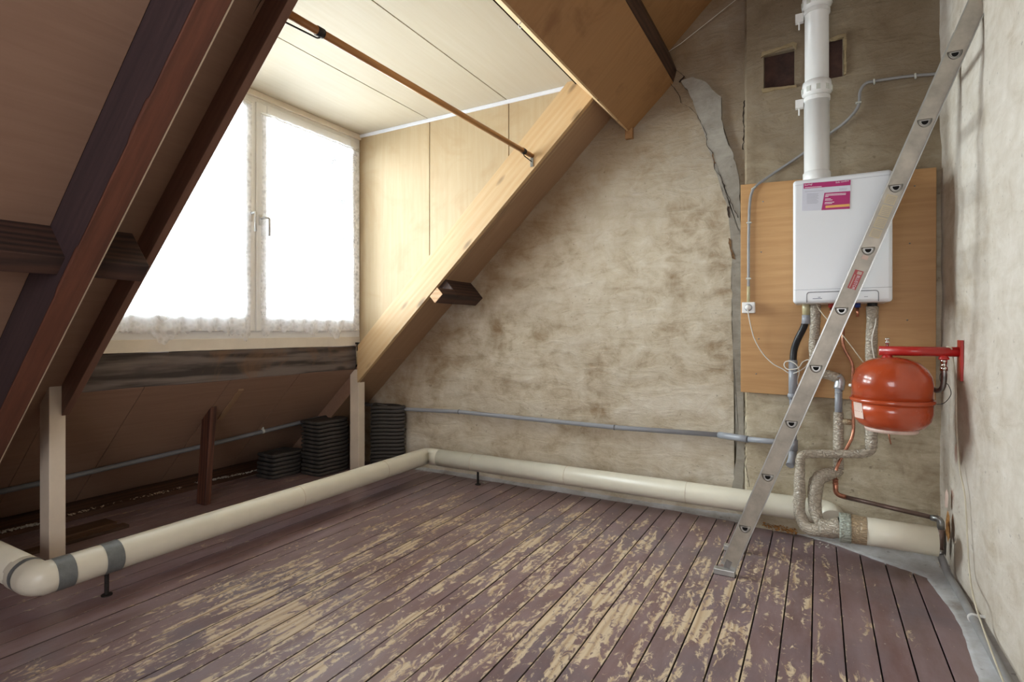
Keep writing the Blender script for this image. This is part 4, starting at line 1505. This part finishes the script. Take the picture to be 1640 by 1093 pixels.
lathe('air_valve', [(.006, 0), (.006, .018), (.010, .018), (.010, .027), (.006, .028), (.006, .034), (.010, .035), (.010, .043), (0, .045)], (vx1, VY, tz + .018), M['chrome'], tb_, 14)
vx2 = onY(1511.5, 566, VY).x
lathe('nozzle', [(.012, .0), (.016, -.006), (.021, -.016), (.021, -.022)], (vx2, VY, tz - .014), M['red'], tb_, 20)
hz = thing('flexible_hose', (vx2, VY, tz - .05), 'chrome braided hose curling from the red tube back behind the vessel', 'hose')
lathe('fitting', [(.014, 0), (.014, -.016), (.011, -.018), (.011, -.035), (.015, -.036), (.015, -.055)], (vx2, VY, tz - .033), M['chrome'], hz, 18)
tube('hose', smooth_path([(vx2, VY, tz - .08), onY(1512, 605, VY), onY(1509, 622, VY + .01), onY(1500, 626, VY + .03), onY(1490, 619, VY + .05)], 5), .0115, M['steel'], hz, 14)
tube('thin_wire', smooth_path([onY(1517, 575, VY), onY(1514, 592, VY), onY(1506, 600, VY), onY(1507, 612, VY), onY(1518, 616, VY), onY(1523, 632, VY), onY(1512, 646, VY), onY(1500, 648, VY)], 5), .0016, M['black'], hz, 6)

rc = [(1516, 557), (1524, 557), (1526.5, 575), (1531, 620), (1532, 680), (1536, 745), (1545, 795), (1549, 860), (1553, 920), (1561, 965), (1574, 1005), (1592, 1055), (1610, 1100)]
rp = []
for i, (x, y) in enumerate(rc):
    if i < 2:
        rp.append(Vector((onY(x, y, VY - .027).x, VY - .027, tz + (.024 if i == 0 else .016))))
    else:
        X = 0.549
        for _ in range(4):
            p = onX(x, y, X)
            X = rw_x(p.y) - .010 - (0.03 if i > 8 else 0)
        rp.append(onX(x, y, X) if i < 10 else onZ(x, y, .062))
tag(tube('cream_cable', smooth_path(rp, 5), .0032, M['cablecream'], None, 8), 'thin cream cable hanging down the pale right wall from the red tube', 'cable')

# ------------------------------------------------------------------ ladder
LY0, LY1 = 2.835, 3.195
base = Vector((-0.311 - .1001 * .9, 0, 0.240 - .2624 * .9))
du = Vector((.1001, 0, .2624))
lu = du.normalized()
ln = Vector((lu.z, 0, -lu.x))
lad = thing('ladder', (base.x, (LY0 + LY1) / 2, 0), 'aluminium ladder leaning against the right wall in front of the boiler', 'ladder')
top = base + du * 9.72
HW = .0365


def rail(y, outw, name):
    """channel section; open side faces outw (-1 towards the camera)"""
    prof = [(-HW, 0), (-HW, outw * .026), (-HW + .0035, outw * .026), (-HW + .0035, outw * .003), (HW - .0035, outw * .003),
            (HW - .0035, outw * .026), (HW, outw * .026), (HW, 0)]
    bm = bmesh.new()
    lo, hi = base + lu * .035, top
    A = [bm.verts.new(lo + ln * a + Vector((0, y + b, 0))) for a, b in prof]
    B = [bm.verts.new(hi + ln * a + Vector((0, y + b, 0))) for a, b in prof]
    n = len(prof)
    for i in range(n):
        bm.faces.new((A[i], A[(i + 1) % n], B[(i + 1) % n], B[i]))
    bm.faces.new(A[::-1]); bm.faces.new(B)
    return from_bm(name, bm, M['alu'], lad)


def web_plate(y, name):
    lo, hi = base + lu * .05, top - lu * .002
    w = HW - .0048
    P8 = []
    for yy in (y, y + .002):
        P8 += [lo - ln * w + Vector((0, yy, 0)), lo + ln * w + Vector((0, yy, 0)), hi + ln * w + Vector((0, yy, 0)), hi - ln * w + Vector((0, yy, 0))]
    return mesh(name, P8, [(0, 1, 2, 3), (7, 6, 5, 4), (0, 4, 5, 1), (1, 5, 6, 2), (2, 6, 7, 3), (3, 7, 4, 0)], M['aluweb'], lad)


web_plate(LY0 + .0215, 'rail_web')
rl = rail(LY0 + .026, -1, 'side_rail')
rail(LY1 - .026, 1, 'side_rail')
for y in (LY0, LY1 - .03):
    f = base
    bm = bmesh.new()
    add_box(bm, f.x - .052, f.x + .048, y - .004, y + .034, .0, .030)
    bmesh.ops.recalc_face_normals(bm, faces=bm.faces)
    bevel_bm(bm, .004, 2)
    ft = from_bm('foot_cap', bm, M['alu'], lad)
    box('rubber_sole', f.x - .050, f.x + .052, y - .003, y + .033, -.0005, .005, M['black'], ft)
    bm = bmesh.new()
    add_box(bm, -.014, .014, -.002, .004, 0, .045)
    bm.transform(Matrix.Translation(f + Vector((.004, y + .020, .024))) @ Matrix.Rotation(.35, 4, 'Y'))
    from_bm('foot_tongue', bm, M['steel'], lad)


def dshape(rw, n=14):
    """flat on top, rounded below"""
    pts = [(-rw, rw * .55), (rw, rw * .55)]
    for k in range(1, n):
        a = -math.pi * k / n
        pts.append((math.cos(a) * rw, rw * .45 + math.sin(a) * rw * 1.25))
    return pts


for k in range(9):
    c = Vector((-.311, 0, .240)) + du * k
    o_, i_ = dshape(.0165), dshape(.0125)
    bm = bmesh.new()
    ya, yb = LY0 + .0185, LY1 - .0185
    R = [[bm.verts.new((c.x + x, y, c.z + z)) for x, z in p] for p, y in ((o_, ya), (o_, yb), (i_, yb), (i_, ya))]
    n = len(o_)
    for a, b in ((0, 1), (2, 3), (3, 0), (1, 2)):
        for i in range(n):
            bm.faces.new((R[a][i], R[a][(i + 1) % n], R[b][(i + 1) % n], R[b][i]))
    rg = from_bm('rung', bm, M['alu'], lad)
    bm = bmesh.new()
    pts = [bm.verts.new((c.x + x, LY0 + .0195, c.z + z)) for x, z in i_]
    bm.faces.new(pts)
    from_bm('dark_cap', bm, M['aludk'], rg)  # black cap stands in for the darkness inside the rung
    # pressed collar round the rung end
    co, ci = dshape(.0255, 18), dshape(.0160, 18)
    bm = bmesh.new()
    R = []
    for p, y in ((co, LY0 + .0225), (co, LY0 + .0195), (ci, LY0 + .0155), (ci, LY0 + .0225)):
        R.append([bm.verts.new((c.x + x, y, c.z + z)) for x, z in p])
    n = len(co)
    for a, b in ((0, 1), (1, 2), (2, 3)):
        for i in range(n):
            bm.faces.new((R[a][i], R[a][(i + 1) % n], R[b][(i + 1) % n], R[b][i]))
    from_bm('rung_collar', bm, M['alucollar'], rg, True)


def on_rail(s, w0, w1, l0, l1, mat, name, d=.0012):
    """rectangle on the outer web; s = distance along the rail from the first rung"""
    c0 = Vector((-.311, 0, .240))
    y = LY0 + .0212
    P4 = [c0 + lu * l0 + ln * w0, c0 + lu * l0 + ln * w1, c0 + lu * l1 + ln * w1, c0 + lu * l1 + ln * w0]
    P4 = [p + Vector((0, y - d, 0)) for p in P4]
    return mesh(name, P4, [(0, 1, 2, 3)], mat, lad)


def along(px, py):
    q = onY(px, py, LY0 + .023)
    v = q - Vector((-.311, q.y, .240))
    return v.dot(lu), v.dot(ln)


for (pa, pb) in (((1396, 380), (1405, 367)), ((1402, 364), (1411, 348)), ((1410, 346), (1420, 329)), ((1418, 326), (1426, 312))):
    l0, _ = along(*pa); l1, _ = along(*pb)
    on_rail(0, -.021, .020, l0, l1, M['label'], 'warning_label')
    for j in range(5):
        ll = l0 + (l1 - l0) * (j + 1) / 6.5
        on_rail(0, -.015, .016, ll, ll + .0012, M['printgrey'], 'label_line', .0016)
l0, _ = along(1363, 463); l1, _ = along(1378, 434)
on_rail(0, -.016, .018, l0, l1, M['sticker'], 'red_sticker')
RT4 = Matrix((( -lu.x, ln.x * -1 * -1, 0, 0), (0, 0, -1, 0), (-lu.z, ln.z, 0, 0), (0, 0, 0, 1)))
pos = Vector((-.311, LY0 + .0196, .240)) + lu * (l1 - .022) + ln * .001
text('sticker_text', 'BLUSTOR', .0165, pos, M['printwhite'], lad, .92, RT4)
pos2 = Vector((-.311, LY0 + .0196, .240)) + lu * (l1 - .018) + ln * -.011
on_rail(0, -.010, -.007, l0 + .004, l1 - .022, M['pink'], 'sticker_line', .0018)
on_rail(0, -.004, .014, l1 - .018, l1 - .004, M['pink'], 'sticker_emblem', .0018)
l0, _ = along(1384, 416); l1, _ = along(1388, 410)
on_rail(0, -.012, .012, l0, l1, M['pink'], 'oval_label')


# ------------------------------------------------------------------ stacks of roof tiles under the eave
def tile_mesh(foot, thick, name='roof_tile'):
    """a clay tile seen edge-on: slightly dished slab with a rolled rim, footprint of four corners"""
    bm = bmesh.new()
    c = sum((Vector(p) for p in foot), Vector((0, 0))) / 4
    n = 7
    lay = []
    edge = []
    for i in range(4):
        a, b = Vector(foot[i]), Vector(foot[(i + 1) % 4])
        for k in range(n):
            edge.append(a.lerp(b, k / n))
    # round the corners a little and make the layers: rim bottom, bulge, rim top, dished centre
    E = len(edge)
    sm = [(edge[i - 1] + edge[i] * 2 + edge[(i + 1) % E]) / 4 for i in range(E)]
    for s, z in ((.93, 0.0), (.985, thick * .15), (1.0, thick * .45), (.985, thick * .75), (.93, thick * .85), (.80, thick * .45)):
        lay.append([bm.verts.new(((c + (p - c) * s).x, (c + (p - c) * s).y, z + .003 * math.sin(i * .9))) for i, p in enumerate(sm)])
    for a, b in zip(lay, lay[1:]):
        for i in range(E):
            bm.faces.new((a[i], a[(i + 1) % E], b[(i + 1) % E], b[i]))
    bm.faces.new(lay[0][::-1]); bm.faces.new(lay[-1])
    bmesh.ops.recalc_face_normals(bm, faces=bm.faces)
    me = bpy.data.meshes.new(name)
    bm.to_mesh(me)
    bm.free()
    for p in me.polygons: p.use_smooth = len(p.vertices) == 4
    me.materials.append(M['tile'])
    return me


def stack(foot, nt, pitch, group, toplabel, label, jit=.006, drift=(0, 0)):
    c = (sum(p[0] for p in foot) / 4, sum(p[1] for p in foot) / 4)
    me = tile_mesh([(p[0] - c[0], p[1] - c[1]) for p in foot], pitch * 1.02)
    for k in range(nt):
        o = bpy.data.objects.new('roof_tile', me)
        COL.objects.link(o)
        o.location = (c[0] + random.uniform(-jit, jit) + drift[0] * k, c[1] + random.uniform(-jit, jit) * .6 + drift[1] * k, k * pitch + .001)
        o.rotation_euler = (0, 0, random.uniform(-.015, .015))
        tag(o, toplabel if k == nt - 1 else label, 'roof tile', group)


stack([(-3.352, 3.475), (-3.115, 3.672), (-3.20, 3.705), (-3.52, 3.705)], 17, .0325, 'roof tiles stacked beside the cream post',
      'dark clay roof tile, topmost of the tall stack beside the far cream post', 'dark clay roof tile within the tall stack between the far cream post and gable wall')
stack([(-3.78, 3.10), (-3.54, 3.12), (-3.54, 3.44), (-3.78, 3.44)], 14, .0325, 'roof tiles stacked left of the cream post',
      'dark clay roof tile, topmost of the shadowed stack just left of the far cream post', 'dark clay roof tile within the shadowed stack just left of the far cream post', .008)
stack([(-4.02, 2.86), (-3.80, 2.88), (-3.80, 3.16), (-4.02, 3.16)], 6, .034, 'roof tiles in the lowest stack in the eave',
      'dark clay roof tile, topmost of the lowest stack deep in the eave', 'dark clay roof tile within the lowest stack deep in the eave', .012)

# ------------------------------------------------------------------ odds and ends
a, b = onZ(110, 850, .03), onZ(188, 835, .03)
pk = box('loose_plank', a.x - .07, a.x + .07, a.y - .05, b.y, .001, .024, M['plank'], None, .002)
tag(pk, 'loose brown plank lying on the floor behind the near cream post', 'plank')
pk = box('loose_plank', a.x + .10, a.x + .17, a.y - .3, b.y + .02, .001, .020, M['plank'], None, .002)
tag(pk, 'narrow loose plank lying beside the wider plank under the eave', 'plank')


def crumbs(name, fn, n, s0, s1, mat, parent=None):
    bm = bmesh.new()
    for _ in range(n):
        c = Vector(fn())
        s = random.uniform(s0, s1)
        vs = [bm.verts.new(c + Vector((random.uniform(-1, 1), random.uniform(-1, 1), random.uniform(0, 1))) * s) for _ in range(5)]
        bmesh.ops.convex_hull(bm, input=vs)
    for v in [v for v in bm.verts if not v.link_faces]: bm.verts.remove(v)
    return from_bm(name, bm, mat, parent)


def eave_line(*pxs):
    P3 = [onZ(x, y, .036) for x, y in pxs]

    def f():
        i = random.randrange(len(P3) - 1)
        p = P3[i].lerp(P3[i + 1], random.random())
        return (p.x + random.gauss(0, .006), p.y, .030 + random.uniform(0, .010))
    return f


tag(crumbs('plaster_debris', eave_line((-40, 862), (0, 854), (62, 840)), 200, .005, .013, M['crumbw']), 'line of white plaster crumbs in the eave corner, far left', 'debris', kind='stuff')
tag(crumbs('plaster_debris', eave_line((312, 775), (347, 768), (400, 757), (475, 739)), 420, .004, .012, M['crumbw']), 'line of white plaster crumbs in the eave corner behind the brown prop', 'debris', kind='stuff')
tag(crumbs('wood_debris', eave_line((110, 826), (180, 808), (290, 782)), 160, .004, .011, M['edge']), 'brown wood crumbs on the eave plate between post and prop', 'debris', kind='stuff')


def foam_pt():
    px = random.uniform(1222, 1276)
    py = 836 + (px - 1222) * .25 + random.uniform(-5, 8)
    p = onZ(px, py, .02)
    return (p.x, p.y, random.uniform(.012, .035))


tag(crumbs('foam_debris', foam_pt, 420, .004, .011, M['crumbo']), 'orange crumbly foam on the mortar under the cream pipe', 'debris', kind='stuff')


def near(px, py, sx, sy, z=0.0):
    def f():
        p = onZ(px + random.gauss(0, sx), py + random.gauss(0, sy), z)
        return (p.x, p.y, z)
    return f


tag(crumbs('plaster_debris', near(774, 774, 5, 1), 26, .004, .010, M['crumbw']), 'small heap of white crumbs by the foot of the gable pipe', 'debris', kind='stuff')
tag(crumbs('plaster_debris', near(1320, 876, 10, 3), 22, .003, .010, M['crumbw']), 'white plaster crumbs on the boards below the taped pipes', 'debris', kind='stuff')
tag(crumbs('plaster_debris', near(1515, 905, 6, 6, .02), 60, .004, .012, M['crumbw']), 'broken plaster crumbs in the right corner by the brown pipe', 'debris', kind='stuff')
tag(crumbs('wood_chip', near(1052, 847, .5, .5), 2, .008, .011, M['crumbw']), 'single pale chip lying on the floorboards below the gable pipe', 'debris', kind='stuff')


def hole(px, py, w, h, mat, parent):
    X = .55
    vs = []
    for k in range(16):
        a = 2 * math.pi * k / 16
        r = 1 + random.uniform(-.2, .2)
        p = onX(px + math.cos(a) * w * r, py + math.sin(a) * h * r, X)
        for _ in range(3):
            p = onX(px + math.cos(a) * w * r, py + math.sin(a) * h * r, rw_x(p.y) - .009)
        vs.append(p)
    return mesh('plaster_loss', vs, [tuple(range(16))], mat, parent)


hole(1518, 843, 4.0, 23, M['crumbo'], wr)
hole(1531, 727, 2.4, 15, M['pink'], wr)
hole(1516, 800, 3.0, 16, M['pink'], wr)
hole(1514, 872, 2.0, 22, M['crack'], wr)
s_ = [onY(1070, 83, 3.70), onY(1090, 70, 3.70), onY(1178, 0, 3.68), onY(1205, -22, 3.66)]
tag(tube('white_string', s_, .0016, M['cablewhite'], None, 6), 'thin white string stretched up the gable from the dark roof beam', 'string')
